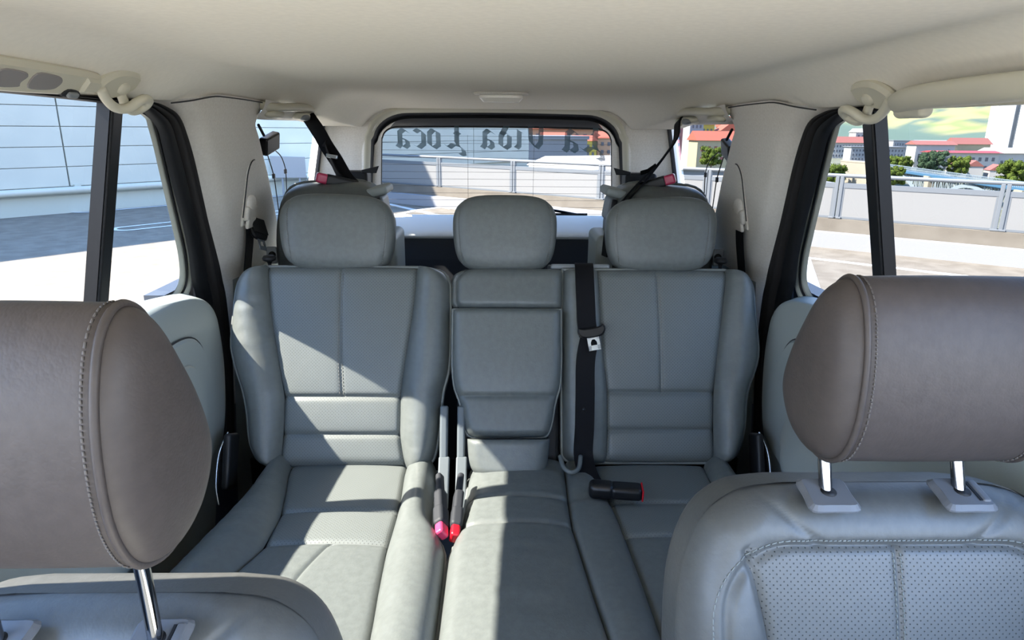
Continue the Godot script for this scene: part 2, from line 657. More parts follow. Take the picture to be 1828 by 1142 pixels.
func car_shell() -> void:
	var mb := Mb.new()
	var zs := PackedFloat32Array()
	for k in 131:
		zs.append(lerpf(0.95, -2.655, k / 130.0))
	var us := PackedFloat32Array()
	for k in 97:
		us.append(lerpf(-1.0, 1.0, k / 96.0))
	var f := func(u: float, z: float) -> Vector3:
		var hw := lerpf(0.672, 0.66, ss(-1.9, -2.1, z)) if z < -1.9 or z > -1.38 else lerpf(0.672, 0.634, ss(-1.38, -1.45, z) * ss(-1.9, -1.86, z))
		var x: float = u * hw
		return V(x, ceil_y(x, z), z)
	var rows := []
	for z in zs:
		var row := PackedVector3Array()
		for u in us:
			row.append(f.call(u, z))
		rows.append(row)
	mb.grid(rows, [], false, false, true)
	var ceiling := thing("ceiling", V(0, 1.6, -1), "pale beige cloth headliner over the whole cabin", "", "", "structure")
	obj("headliner", mb, M["headliner"], ceiling)
	# the rolled rear edge of the lining
	mb = Mb.new()
	var pts := []
	for k in 41:
		var x := lerpf(-0.66, 0.66, k / 40.0)
		pts.append(V(x, ceil_y(x, -2.655) + 0.008, -2.655))
	mb.tube(PackedVector3Array(pts), 0.009, 8)
	obj("headliner_edge", mb, M["headliner"], ceiling)
	mb = Mb.new()
	mb.rbox(V(1.42, 0.03, 3.7), 0.012, T3(V(0, 1.665, -0.87)))
	for s in [-1.0, 1.0]:
		mb.box(V(0.03, 0.09, 3.7), T3(V(s * 0.71, 1.622, -0.87)))
	obj("roof_skin", mb, M["body"], ceiling)
	# dome lamp's recess is a thing of its own (see fittings)
	var floor_ := thing("floor", V(0, 0.38, -1), "dark carpet on the cabin floor", "", "", "structure")
	mb = Mb.new()
	mb.box(V(1.66, 0.06, 3.8), T3(V(0, 0.35, -0.85)))
	mb.box(V(1.30, 0.30, 1.0), T3(V(0, 0.50, -2.12)))
	obj("carpet", mb, M["carpet"], floor_)
	mb = Mb.new()
	mb.box(V(1.3, 0.18, 1.1), T3(V(0, 0.46, -1.15)))
	obj("seat_base_box", mb, M["dark_plastic"], floor_)
	for s in [-1.0, 1.0]:
		side(s)
	# the front end, behind the camera: bulkhead, dashboard, screen pillars and glass, plus an added pale hood and console
	var front := thing("wall_front", V(0, 0.4, 0.9), "unseen bulkhead, dashboard and windscreen pillars, added pale hood and console at the cabin's front", "", "", "structure")
	mb = Mb.new()
	mb.box(V(1.56, 0.9, 0.05), T3(V(0, 0.75, 1.35)))
	mb.rbox(V(1.44, 0.30, 0.42), 0.06, T3(V(0, 0.95, 1.05)))
	obj("dashboard", mb, M["bounce_dash"], front)  # out of view; its pale colour reflects sun onto the ceiling
	mb = Mb.new()
	mb.rbox(V(1.60, 0.10, 1.25), 0.05, T3(V(0, 1.02, 2.06), V(1, 0, 0), V(0, 1, 0.06)), 4, 3)
	mb.box(V(1.66, 0.55, 1.2), T3(V(0, 0.70, 2.04)))
	obj("added_bonnet", mb, M["added_bonnet"], front)  # pale hood added out of view to bounce sun onto the headliner
	mb = Mb.new()
	mb.rbox(V(0.20, 0.36, 0.50), 0.04, T3(V(0, 0.62, -0.18)), 4, 2)
	mb.rbox(V(0.24, 0.16, 0.70), 0.04, T3(V(0, 0.62, 0.45)), 4, 2)
	obj("added_console", mb, M["bounce_dash"], front)  # added out of view as a sunlit reflector below the ceiling
	mb = Mb.new()
	for s in [-1.0, 1.0]:
		mb.tube(PackedVector3Array([V(s * 0.74, 1.05, 1.45), V(s * 0.66, 1.60, 0.92)]), 0.045, 8)
	obj("screen_pillar", mb, M["trim"], front)
	mb = Mb.new()
	mb.quad(V(-0.72, 1.08, 1.43), V(0.72, 1.08, 1.43), V(0.64, 1.58, 0.95), V(-0.64, 1.58, 0.95))
	var w := tag(obj("window_4", mb, M["front_glass"]), "windscreen", "", "", "structure")

func side(s: float) -> void:
	var which := "left" if s < 0 else "right"
	var wall := thing("wall_" + which, V(s * 0.72, 0.4, -1.6), "pale grey pillar and side trim on the %s of the cabin" % which, "", "", "structure")
	# pillar trim between rear door and quarter window
	var fz := cv([0.70, -1.85, 0.966, -1.802, 1.067, -1.779, 1.12, -1.75, 1.189, -1.70, 1.276, -1.629, 1.341, -1.582, 1.394, -1.546, 1.45, -1.50, 1.499, -1.455, 1.525, -1.405, 1.56, -1.33])
	var rz := cv([0.70, -2.26, 1.1, -2.25, 1.2, -2.20, 1.298, -2.11, 1.361, -2.049, 1.421, -1.981, 1.468, -1.931, 1.50, -1.893, 1.515, -1.905, 1.56, -1.97])
	var ty := cv([-1.97, 1.553, -1.736, 1.558, -1.568, 1.559, -1.433, 1.545, -1.34, 1.537])
	var f := func(u: float, v: float) -> Vector3:
		var y0 := lerpf(0.70, 1.559, v)
		var z := lerpf(ip(fz, y0), ip(rz, y0), u)
		var y := y0
		if y0 > 1.44:
			y = 1.44 + (y0 - 1.44) * (ip(ty, clampf(z, -1.97, -1.34)) + 0.004 - 1.44) / 0.119
		var x := sd(y) - 0.012 * sin(PI * clampf(u, 0, 1))
		x += 0.045 * pow(1.0 - ss(0.0, 0.22, u), 2.0) + 0.05 * pow(ss(0.86, 1.0, u), 2.5)
		return V(s * x, y, z)
	var mb := Mb.new()
	surf(f, ends(48), ends(70, false, true), mb, s > 0)
	obj("pillar_trim", mb, M["trim"], wall)
	mb = Mb.new()
	var line := []
	for k in 25:
		var z := lerpf(-1.35, -1.955, k / 24.0)
		var y := ip(ty, z)
		line.append(V(s * (sd(y) - 0.012), y, z))
	mb.tube(PackedVector3Array(line), 0.0015, 6)
	obj("trim_gap", mb, M["seam"], wall)
	# lower edge of the light trim: a blue-grey lower panel meets it at seat height
	mb = Mb.new()
	var f2 := func(u: float, v: float) -> Vector3:
		var y := lerpf(0.40, 1.095, v)
		return V(s * (sd(y) - 0.004 - 0.012 * sin(PI * u)), y, lerpf(-1.80, -2.30, u))
	surf(f2, ends(12), ends(12), mb, s > 0)
	obj("lower_panel", mb, M["door_trim"], wall)
	# load-space side below the quarter window
	mb = Mb.new()
	var f3 := func(u: float, v: float) -> Vector3:
		var y := lerpf(0.40, 1.20, v)
		return V(s * (0.66 + 0.05 * ss(1.16, 1.20, y) - 0.03 * sin(PI * v)), y, lerpf(-2.18, -2.64, u))
	surf(f3, ends(12), ends(24), mb, s > 0)
	obj("load_side_panel", mb, M["door_trim"], wall)
	# rear corner pillar, wrapping from quarter window to tailgate
	var plan := [V(sd(1.4) + 0.05, 0, -2.67), V(sd(1.4) + 0.008, 0, -2.606), V(0.640, 0, -2.608), V(0.608, 0, -2.622), V(0.572, 0, -2.632), V(0.545, 0, -2.637), V(0.515, 0, -2.645)]
	var pl := smooth3(plan, 5)
	var f4 := func(u: float, v: float) -> Vector3:
		var y := lerpf(0.62, 1.515, v)
		var k := u * (pl.size() - 1)
		var p := pl[int(k)].lerp(pl[mini(int(k) + 1, pl.size() - 1)], k - int(k))
		var lean := (y - 1.4) * 0.20833 * ss(0.56, 0.66, p.x)
		var back := 0.14 * ss(1.30, 1.12, y) * ss(0.62, 0.70, p.x)   # the window's lower corner sweeps back
		var tuck := 0.07 * ss(1.40, 1.53, y) * ss(0.60, 0.515, p.x)
		return V(s * (p.x - lean - tuck), y, p.z - back * 0.3)
	mb = Mb.new()
	var uu := PackedFloat32Array()
	for k in 31:
		uu.append(k / 30.0)
	surf(f4, uu, ends(40, false, false), mb, s > 0)
	obj("corner_pillar_trim", mb, M["trim"], wall)
	# black upright on the quarter window's rear edge
	mb = Mb.new()
	mb.rbox(V(0.014, 0.215, 0.018), 0.004, T3(V(s * 0.660, 1.405, -2.592), V(1, 0.2 * s, 0), V(-0.2 * s, 1, 0)))
	obj("window_edge_strip", mb, M["dark_plastic"], wall)
	# outer skin: sills, door posts and window posts, so that light enters by the glass only
	mb = Mb.new()
	mb.box(V(0.05, 0.80, 1.2), T3(V(s * 0.83, 0.70, -2.2)))
	mb.box(V(0.05, 0.78, 3.0), T3(V(s * 0.84, 0.68, -0.15)))
	mb.box(V(0.06, 0.62, 0.12), T3(V(s * 0.72, 1.34, -0.56), V(1, s * 0.2, 0), V(-s * 0.2, 1, 0)))
	mb.box(V(0.10, 0.06, 3.5), T3(V(s * 0.68, 1.608, -0.8)))
	for q in [[0.40, 1.10, -1.84, -2.24, -1.79, -2.24], [1.10, 1.32, -1.79, -2.24, -1.645, -2.16], [1.32, 1.62, -1.645, -2.16, -1.40, -1.93]]:
		var q0 := V(s * (sd(q[0]) + 0.062), q[0], q[2])
		var q1 := V(s * (sd(q[0]) + 0.062), q[0], q[3])
		var q2 := V(s * (sd(q[1]) + 0.062), q[1], q[5])
		var q3 := V(s * (sd(q[1]) + 0.062), q[1], q[4])
		mb.quad(q0, q1, q2, q3)
		var out := V(s * 0.02, 0, 0)
		mb.quad(q0 + out, q3 + out, q2 + out, q1 + out)
	obj("body_skin", mb, M["body"], wall)
	# quarter window
	mb = Mb.new()
	var f5 := func(u: float, v: float) -> Vector3:
		var y := lerpf(1.12, 1.54, v)
		return V(s * (sd(y) + 0.055), y, lerpf(-1.80, -2.66, u))
	surf(f5, ends(4), ends(4), mb, s > 0)
	tag(obj("window_%d" % (1 if s < 0 else 2), mb, M["quarter_glass" if s < 0 else "right_quarter_glass"]), "%s rear quarter window" % which, "", "", "structure")
	# rounded trim above the quarter window
	mb = Mb.new()
	var f6 := func(u: float, v: float) -> Vector3:
		var z := lerpf(-1.84, -2.62, u)
		var lowest := 1.513 + 0.010 * ss(-1.95, -1.86, z) - 0.010 * ss(-2.35, -2.5, z)
		if v < 0.6:
			var a := v / 0.6
			return V(s * lerpf(0.598, 0.640, a * a * 0.6 + a * 0.4), lerpf(ip(C_EDGE, z) + 0.006, lowest, 1.0 - (1.0 - a) * (1.0 - a)), z)
		var b := (v - 0.6) / 0.4
		return V(s * (0.640 + 0.06 * b), lowest + 0.012 * b * b, z)
	surf(f6, ends(30), ends(20, false, false), mb, s < 0)
	obj("window_header", mb, M["trim"], wall)

# ------------------------------------------------------------------ rear doors
func car_doors(s: float) -> void:
	var which := "left" if s < 0 else "right"
	var door := thing("door_%d" % (1 if s < 0 else 2), V(s * 0.74, 0.4, -1.1), "rear door on the %s with black window frame and grey lower panel" % which, "", "", "structure")
	var oy := [1.546, 1.543, 1.540, 1.540, 1.533, 1.516, 1.478, 1.42, 1.341, 1.276, 1.20, 1.13, 1.067, 0.966, 0.85, 0.60]
	var oz := [-0.60, -0.911, -1.136, -1.297, -1.372, -1.43, -1.475, -1.525, -1.582, -1.629, -1.69, -1.745, -1.779, -1.802, -1.82, -1.83]
	var iy := [1.541, 1.537, 1.532, 1.529, 1.507, 1.485, 1.446, 1.400, 1.340, 1.275, 1.205, 1.14, 1.085, 0.97, 0.85, 0.60]
	var iz := [-0.60, -0.95, -1.172, -1.285, -1.350, -1.383, -1.410, -1.442, -1.485, -1.530, -1.572, -1.600, -1.635, -1.655, -1.65, -1.58]
	var a := []
	var b := []
	for k in 16:
		a.append(V(0, iy[k], iz[k]))
		b.append(V(0, oy[k], oz[k]))
	var ia := smooth3(a, 5)
	var ob := smooth3(b, 5)
	var at := func(k: int, w: float) -> Vector3:
		return ia[k].lerp(ob[k], w)
	var prof_frame := cv([0.0, 0.024, 0.03, 0.016, 0.12, 0.010, 0.36, 0.008, 0.44, 0.014, 0.50, 0.05])
	var prof_seal := cv([0.50, 0.055, 0.53, 0.012, 0.60, 0.0, 0.68, 0.010, 0.74, 0.018, 0.80, 0.006, 0.92, 0.004, 1.02, 0.03])
	for part in 2:
		var pr := prof_frame if part == 0 else prof_seal
		var rows := []
		for k in ia.size():
			var row := PackedVector3Array()
			for j in 22:
				var w := lerpf(pr[0].x, pr[pr.size() - 1].x, j / 21.0)
				var p: Vector3 = at.call(k, w)
				row.append(V(s * (sd(p.y) + ip(pr, w)), p.y, p.z))
			rows.append(row)
		var mb := Mb.new()
		mb.grid(rows, [], false, false, s < 0)
		obj("window_frame" if part == 0 else "door_seal", mb, M["rubber"] if part == 0 else M["seal"], door)
	# pale glass channel down the rear edge and round the lower corner
	var gy := [1.526, 1.512, 1.492, 1.457, 1.417, 1.343, 1.275, 1.205, 1.150, 1.120, 1.106, 1.100]
	var gz := [-1.325, -1.380, -1.398, -1.423, -1.448, -1.495, -1.538, -1.580, -1.598, -1.582, -1.52, -1.25]
	var jy := [1.529, 1.509, 1.487, 1.449, 1.404, 1.334, 1.266, 1.196, 1.125, 1.090, 1.075, 1.070]
	var jz := [-1.335, -1.400, -1.430, -1.456, -1.487, -1.532, -1.578, -1.622, -1.645, -1.620, -1.54, -1.25]
	var g0 := []
	var g1 := []
	for k in 12:
		g0.append(V(0, gy[k], gz[k]))
		g1.append(V(0, jy[k], jz[k]))
	var sg := smooth3(g0, 5)
	var sj := smooth3(g1, 5)
	var rows2 := []
	for k in sg.size():
		var row := PackedVector3Array()
		for j in 7:
			var p := sg[k].lerp(sj[k], j / 6.0)
			row.append(V(s * (sd(p.y) + [0.052, 0.046, 0.043, 0.05, 0.038, 0.036, 0.04][j]), p.y, p.z))
		rows2.append(row)
	var mc := Mb.new()
	mc.grid(rows2, [], false, false, s < 0)
	obj("glass_channel", mc, M["channel"], door)
	mc = Mb.new()
	var mid := PackedVector3Array()
	for k in sg.size():
		var p := sg[k].lerp(sj[k], 0.45)
		mid.append(V(s * (sd(p.y) + 0.043), p.y, p.z))
	mc.tube(mid, 0.0032, 6)
	obj("channel_gap", mc, M["rubber"], door)
	# upright bar between the winding pane and the fixed one
	mc = Mb.new()
	var bar := []
	for k in 9:
		var y := lerpf(1.54, 1.06, k / 8.0)
		bar.append(V(s * (sd(y) + 0.034), y, -1.226 + 0.016 * k / 8.0))
	mc.strap(bar, [V(0, 0, 1)], 0.042, 0.022)
	obj("divider_bar", mc, M["gloss_black"], door)
	mc = Mb.new()
	for k in 9:
		bar[k] += V(-s * 0.012, 0, 0.015)
	mc.tube(PackedVector3Array(bar), 0.0035, 6)
	obj("divider_lip", mc, M["rubber"], door)
	# panes
	for q in [[-0.55, -1.22], [-1.22, -1.68]]:
		mc = Mb.new()
		var f := func(u: float, v: float) -> Vector3:
			var y := lerpf(1.06, 1.55, v)
			return V(s * (sd(y) + 0.052), y, lerpf(q[0], q[1], u))
		surf(f, ends(4), ends(4), mc, s > 0)
		obj("pane", mc, M["side_glass" if s < 0 else "right_glass"], door)
	# lower panel
	mc = Mb.new()
	var rear := cv([0.40, -1.52, 0.69, -1.606, 0.80, -1.638, 0.947, -1.664, 1.036, -1.668, 1.08, -1.645, 1.109, -1.585, 1.124, -1.48, 1.136, -1.32])
	var xp := cv([0.40, 0.715, 0.66, 0.70, 0.78, 0.685, 0.90, 0.682, 1.0, 0.686, 1.07, 0.694, 1.105, 0.704, 1.125, 0.718, 1.136, 0.748])
	var f7 := func(u: float, v: float) -> Vector3:
		var y := lerpf(0.40, 1.136, v)
		var z := lerpf(-0.62, ip(rear, y), u)
		var yy := y - 0.012 * ss(-0.9, -1.3, -z - 2.2) * 0.0
		var rest := 0.075 * exp(-pow((y - 0.80) / 0.075, 2.0)) * ss(-1.50, -1.25, z)   # arm rest, ending before the rear edge
		return V(s * (ip(xp, y) - rest + 0.05 * pow(ss(0.93, 1.0, u), 2.0)), yy, z)
	surf(f7, ends(50, false, true), ends(60, false, true), mc, s > 0)
	obj("door_panel", mc, M["door_trim"], door)
	# raised lens round the door pull
	mc = Mb.new()
	var lens := cv([-1.20, 1.040, -1.36, 1.050, -1.44, 1.042, -1.487, 1.016, -1.516, 0.965, -1.535, 0.90, -1.545, 0.83, -1.50, 0.74, -1.20, 0.74])
	lens = smooth2(lens, 4)
	mc.plate(lens, 0.012, 0.006, Transform3D(Basis(V(0, 0, 1), V(s * 0.0, 1, 0), V(-s, 0, 0)), V(s * 0.690, 0, 0)))
	obj("pull_surround", mc, M["door_trim"], door)
	mc = Mb.new()
	var arc := []
	for q in smooth2(cv([1.036, -1.28, 1.051, -1.36, 1.043, -1.442, 1.016, -1.489, 0.965, -1.518, 0.90, -1.537, 0.83, -1.547]), 4, false):
		arc.append(V(s * 0.6855, q.x, q.y))
	mc.tube(PackedVector3Array(arc), 0.0022, 6)
	obj("pull_gap", mc, M["seam"], door)
	mc = Mb.new()
	mc.plate(smooth2(cv([-1.36, 0.995, -1.42, 0.985, -1.452, 0.945, -1.462, 0.89, -1.452, 0.82, -1.40, 0.78, -1.30, 0.78, -1.30, 0.98]), 4), 0.010, 0.005, Transform3D(Basis(V(0, 0, 1), V(0, 1, 0), V(-s, 0, 0)), V(s * 0.680, 0, 0)))
	obj("door_pull", mc, M["door_trim"], door)

# ------------------------------------------------------------------ tailgate
func rounded_frame(top: float, bottom: float, wt: float, wb: float, r: float, z: float, n := 10) -> PackedVector3Array:
	# from the bottom left corner up, over and down to the bottom right corner
	var out := PackedVector3Array()
	for k in 13:
		var y := lerpf(bottom, top - r, k / 12.0)
		out.append(V(-lerpf(wb, wt, (y - bottom) / (top - bottom)), y, z))
	for k in range(1, n + 1):
		var a := PI * 0.5 * k / n
		out.append(V(-wt + r * 1.35 * (1.0 - cos(a)), top - r + r * sin(a), z))
	for k in range(1, 12):
		out.append(V(lerpf(-wt + r * 1.35, wt - r * 1.35, k / 12.0), top + 0.004 * sin(PI * k / 12.0), z))
	for k in n:
		var a2 := PI * 0.5 * (1.0 - float(k) / n)
		out.append(V(wt - r * 1.35 * (1.0 - cos(a2)), top - r + r * sin(a2), z))
	for k in 13:
		var y2 := lerpf(top - r, bottom, k / 12.0)
		out.append(V(lerpf(wb, wt, (y2 - bottom) / (top - bottom)), y2, z))
	return out

func band(a: PackedVector3Array, b: PackedVector3Array, m: Material, called: String, parent: Node3D, belly := 0.0) -> void:
	var rows := []
	for k in a.size():
		var row := PackedVector3Array()
		for j in 9:
			var w := j / 8.0
			row.append(a[k].lerp(b[k], w) + V(0, 0, belly * sin(PI * w)))
		rows.append(row)
	var mb := Mb.new()
	mb.grid(rows, [], false, false, true)
	obj(called, mb, m, parent)

func tailgate() -> void:
	var d := thing("door_3", V(0, 0.5, -2.710), "tailgate with a wide rear window", "", "", "structure")
	var jamb0 := rounded_frame(1.566, 0.90, 0.490, 0.545, 0.10, -2.635)
	var jamb1 := rounded_frame(1.548, 0.90, 0.470, 0.525, 0.10, -2.655)
	var gap := rounded_frame(1.537, 0.92, 0.462, 0.516, 0.10, -2.695)
	var in0 := rounded_frame(1.528, 1.08, 0.462, 0.508, 0.10, -2.685)
	var in1 := rounded_frame(1.500, 1.08, 0.445, 0.468, 0.045, -2.705)
	band(rounded_frame(1.63, 0.90, 0.60, 0.66, 0.10, -2.665), rounded_frame(1.562, 0.90, 0.486, 0.541, 0.10, -2.642), M["trim"], "corner_backing", d)
	band(jamb0, jamb1, M["cream"], "opening_trim", d, 0.006)
	band(jamb1, gap, M["dark_trim"], "weather_strip", d)
	band(gap, in0, M["dark_trim"], "gap_seal", d)
	# inner trim round the glass: the sides pale, the band above the glass grey
	var n := in0.size()
	band(in0.slice(0, 20), in1.slice(0, 20), M["trim"], "side_trim", d, 0.008)
	band(in0.slice(n - 20, n), in1.slice(n - 20, n), M["trim"], "side_trim", d, 0.008)
	band(in0.slice(19, n - 19), in1.slice(19, n - 19), M["frit"], "upper_trim", d, 0.003)
	# glass: an upright pane leaning in at the top
	var mb := Mb.new()
	var gz := func(y: float) -> float: return -2.745 + (y - 1.10) * 0.07
	mb.quad(V(-0.50, 1.09, gz.call(1.09)), V(0.50, 1.09, gz.call(1.09)), V(0.48, 1.54, gz.call(1.54)), V(-0.48, 1.54, gz.call(1.54)))
	obj("pane", mb, M["rear_glass"], d)
	mb = Mb.new()
	var edge := rounded_frame(1.497, 1.10, 0.447, 0.470, 0.045, -2.720)
	mb.tube(edge, 0.004, 6)
	obj("glass_edge", mb, M["gloss_black"], d)
	for k in 13:
		mb = Mb.new()
		var y := 1.135 + 0.0275 * k
		mb.box(V(0.92, 0.0011, 0.0008), T3(V(0, y, gz.call(y) + 0.002)))
		obj("heater_wire", mb, M["frit"], d)
	for x in [-0.115, 0.145]:
		mb = Mb.new()
		mb.box(V(0.0011, 0.34, 0.0008), T3(V(x, 1.30, gz.call(1.30) + 0.002), Vector3.RIGHT, V(0, 1, 0.07)))
		obj("heater_wire", mb, M["frit"], d)
	# ledge under the glass and the dark panel below it
	mb = Mb.new()
	var led := [V(0, 1.158, -2.735), V(0, 1.150, -2.712), V(0, 1.128, -2.665), V(0, 1.106, -2.628), V(0, 1.090, -2.618), V(0, 1.078, -2.628)]
	var lp := smooth3(led, 5)
	var rows := []
	for k in lp.size():
		var row := PackedVector3Array()
		for j in 25:
			var x := lerpf(-0.53, 0.53, j / 24.0)
			row.append(V(x, lp[k].y, lp[k].z))
		rows.append(row)
	mb.grid(rows, [])
	obj("ledge", mb, M["lit_ledge_trim"], d)
	mb = Mb.new()
	var led2 := [V(0, 1.080, -2.670), V(0, 1.074, -2.658), V(0, 1.05, -2.652), V(0, 0.985, -2.642), V(0, 0.975, -2.634), V(0, 0.965, -2.630), V(0, 0.60, -2.610)]
	lp = smooth3(led2, 4)
	rows = []
	for k in lp.size():
		var row := PackedVector3Array()
		for j in 9:
			row.append(V(lerpf(-0.56, 0.56, j / 8.0), lp[k].y, lp[k].z))
		rows.append(row)
	mb.grid(rows, [])
	obj("lower_panel", mb, M["dark_trim"], d)
	mb = Mb.new()
	mb.box(V(1.5, 0.74, 0.05), T3(V(0, 0.72, -2.810)))
	mb.box(V(0.15, 0.56, 0.05), T3(V(-0.595, 1.33, -2.780)))
	mb.box(V(0.15, 0.56, 0.05), T3(V(0.595, 1.33, -2.780)))
	mb.box(V(1.4, 0.12, 0.12), T3(V(0, 1.61, -2.750)))
	obj("body_skin", mb, M["body"], d)
	lettering(d, gz)
	# wiper lying on the outside of the glass
	var wp := thing("rear_wiper", V(0.16, 1.13, -2.770), "black rear wiper arm lying along the bottom of the tailgate glass", "wiper")
	mb = Mb.new()
	mb.tube(smooth3([V(0.02, 1.188, -2.765), V(0.14, 1.184, -2.768), V(0.22, 1.176, -2.766), V(0.34, 1.156, -2.765)], 5), 0.0055, 6)
	obj("arm", mb, M["dark_plastic"], wp)
	mb = Mb.new()
	mb.box(V(0.30, 0.012, 0.008), T3(V(0.22, 1.158, -2.758)))
	obj("blade", mb, M["rubber"], wp)
	mb = Mb.new()
	mb.rbox(V(0.05, 0.035, 0.03), 0.01, T3(V(0.02, 1.180, -2.772)))
	obj("pivot_cover", mb, M["dark_plastic"], wp)

# a broad nib held at a slant draws every stroke of the black-letter words; read from outside, so mirrored from in here
func nib(mb: Mb, path: Array, w: float, gz: Callable) -> void:
	var nv := Vector2(0.72, 0.42).normalized() * w * 0.5
	for k in path.size() - 1:
		var a: Vector2 = path[k]
		var b: Vector2 = path[k + 1]
		var q := [a - nv, a + nv, b + nv, b - nv]
		var r := []
		for p in q:
			r.append(V(-p.x, p.y, gz.call(p.y) + 0.003 + 0.0002 * k))
		mb.quad(r[0], r[3], r[2], r[1])
		mb.quad(r[0], r[1], r[2], r[3])

func lettering(d: Node3D, gz: Callable) -> void:
	# strokes in units of the small letters' height; drawn as read from outside
	var o_ := [[[0.12, 0.85], [0.10, 0.18], [0.36, 0.02]], [[0.10, 0.82], [0.38, 0.98], [0.62, 0.78], [0.62, 0.20], [0.36, 0.02]]]
	var a_ := [[[0.10, 0.80], [0.36, 0.98], [0.60, 0.82], [0.60, 0.20], [0.74, 0.04]], [[0.56, 0.52], [0.20, 0.42], [0.14, 0.16], [0.34, 0.02], [0.58, 0.18]]]
	var c_ := [[[0.62, 0.84], [0.38, 0.98], [0.12, 0.78], [0.12, 0.22], [0.40, 0.02], [0.66, 0.14]]]
	var d_ := [[[0.12, 0.70], [0.12, 0.18], [0.38, 0.02], [0.62, 0.18], [0.62, 0.66], [0.20, 1.36]], [[0.12, 0.74], [0.40, 0.90], [0.60, 0.76]]]
	var i_ := [[[0.10, 0.86], [0.24, 0.96], [0.24, 0.18], [0.40, 0.04]]]
	var L_ := [[[0.34, 1.50], [0.34, 0.30], [0.22, 0.10]], [[-0.05, -0.08], [-0.10, -0.30], [0.12, -0.34]], [[-0.05, -0.06], [0.22, 0.14], [0.55, 0.20], [0.80, 0.04], [1.00, 0.18]], [[0.20, 0.84], [0.42, 0.72]]]
	var V_ := [[[0.02, 1.36], [0.20, 1.46], [0.22, 0.34], [0.46, 0.06]], [[0.22, 1.30], [0.52, 1.48], [0.86, 1.16], [0.80, 0.38], [0.46, 0.06]]]
	var words := [[L_, -0.410, "L"], [a_, -0.322, "a"], [V_, -0.185, "V"], [i_, -0.102, "i"], [d_, -0.056, "d"], [a_, 0.008, "a"], [L_, 0.135, "L"], [o_, 0.222, "o"], [c_, 0.278, "c"], [a_, 0.338, "a"]]
	for w in words:
		var mb := Mb.new()
		for st in w[0]:
			var path := []
			for q in st:
				var big := 1.18 if w[1] < -0.25 else 1.0     # the first word is cut a little larger
				path.append(Vector2(w[1] + q[0] * 0.066 * big, 1.418 - 0.010 * (big - 1.0) / 0.18 + q[1] * 0.072 * big))
			nib(mb, path, 0.0215 if w[1] > -0.25 else 0.025, gz)
		obj("letter", mb, M["letter"], d)

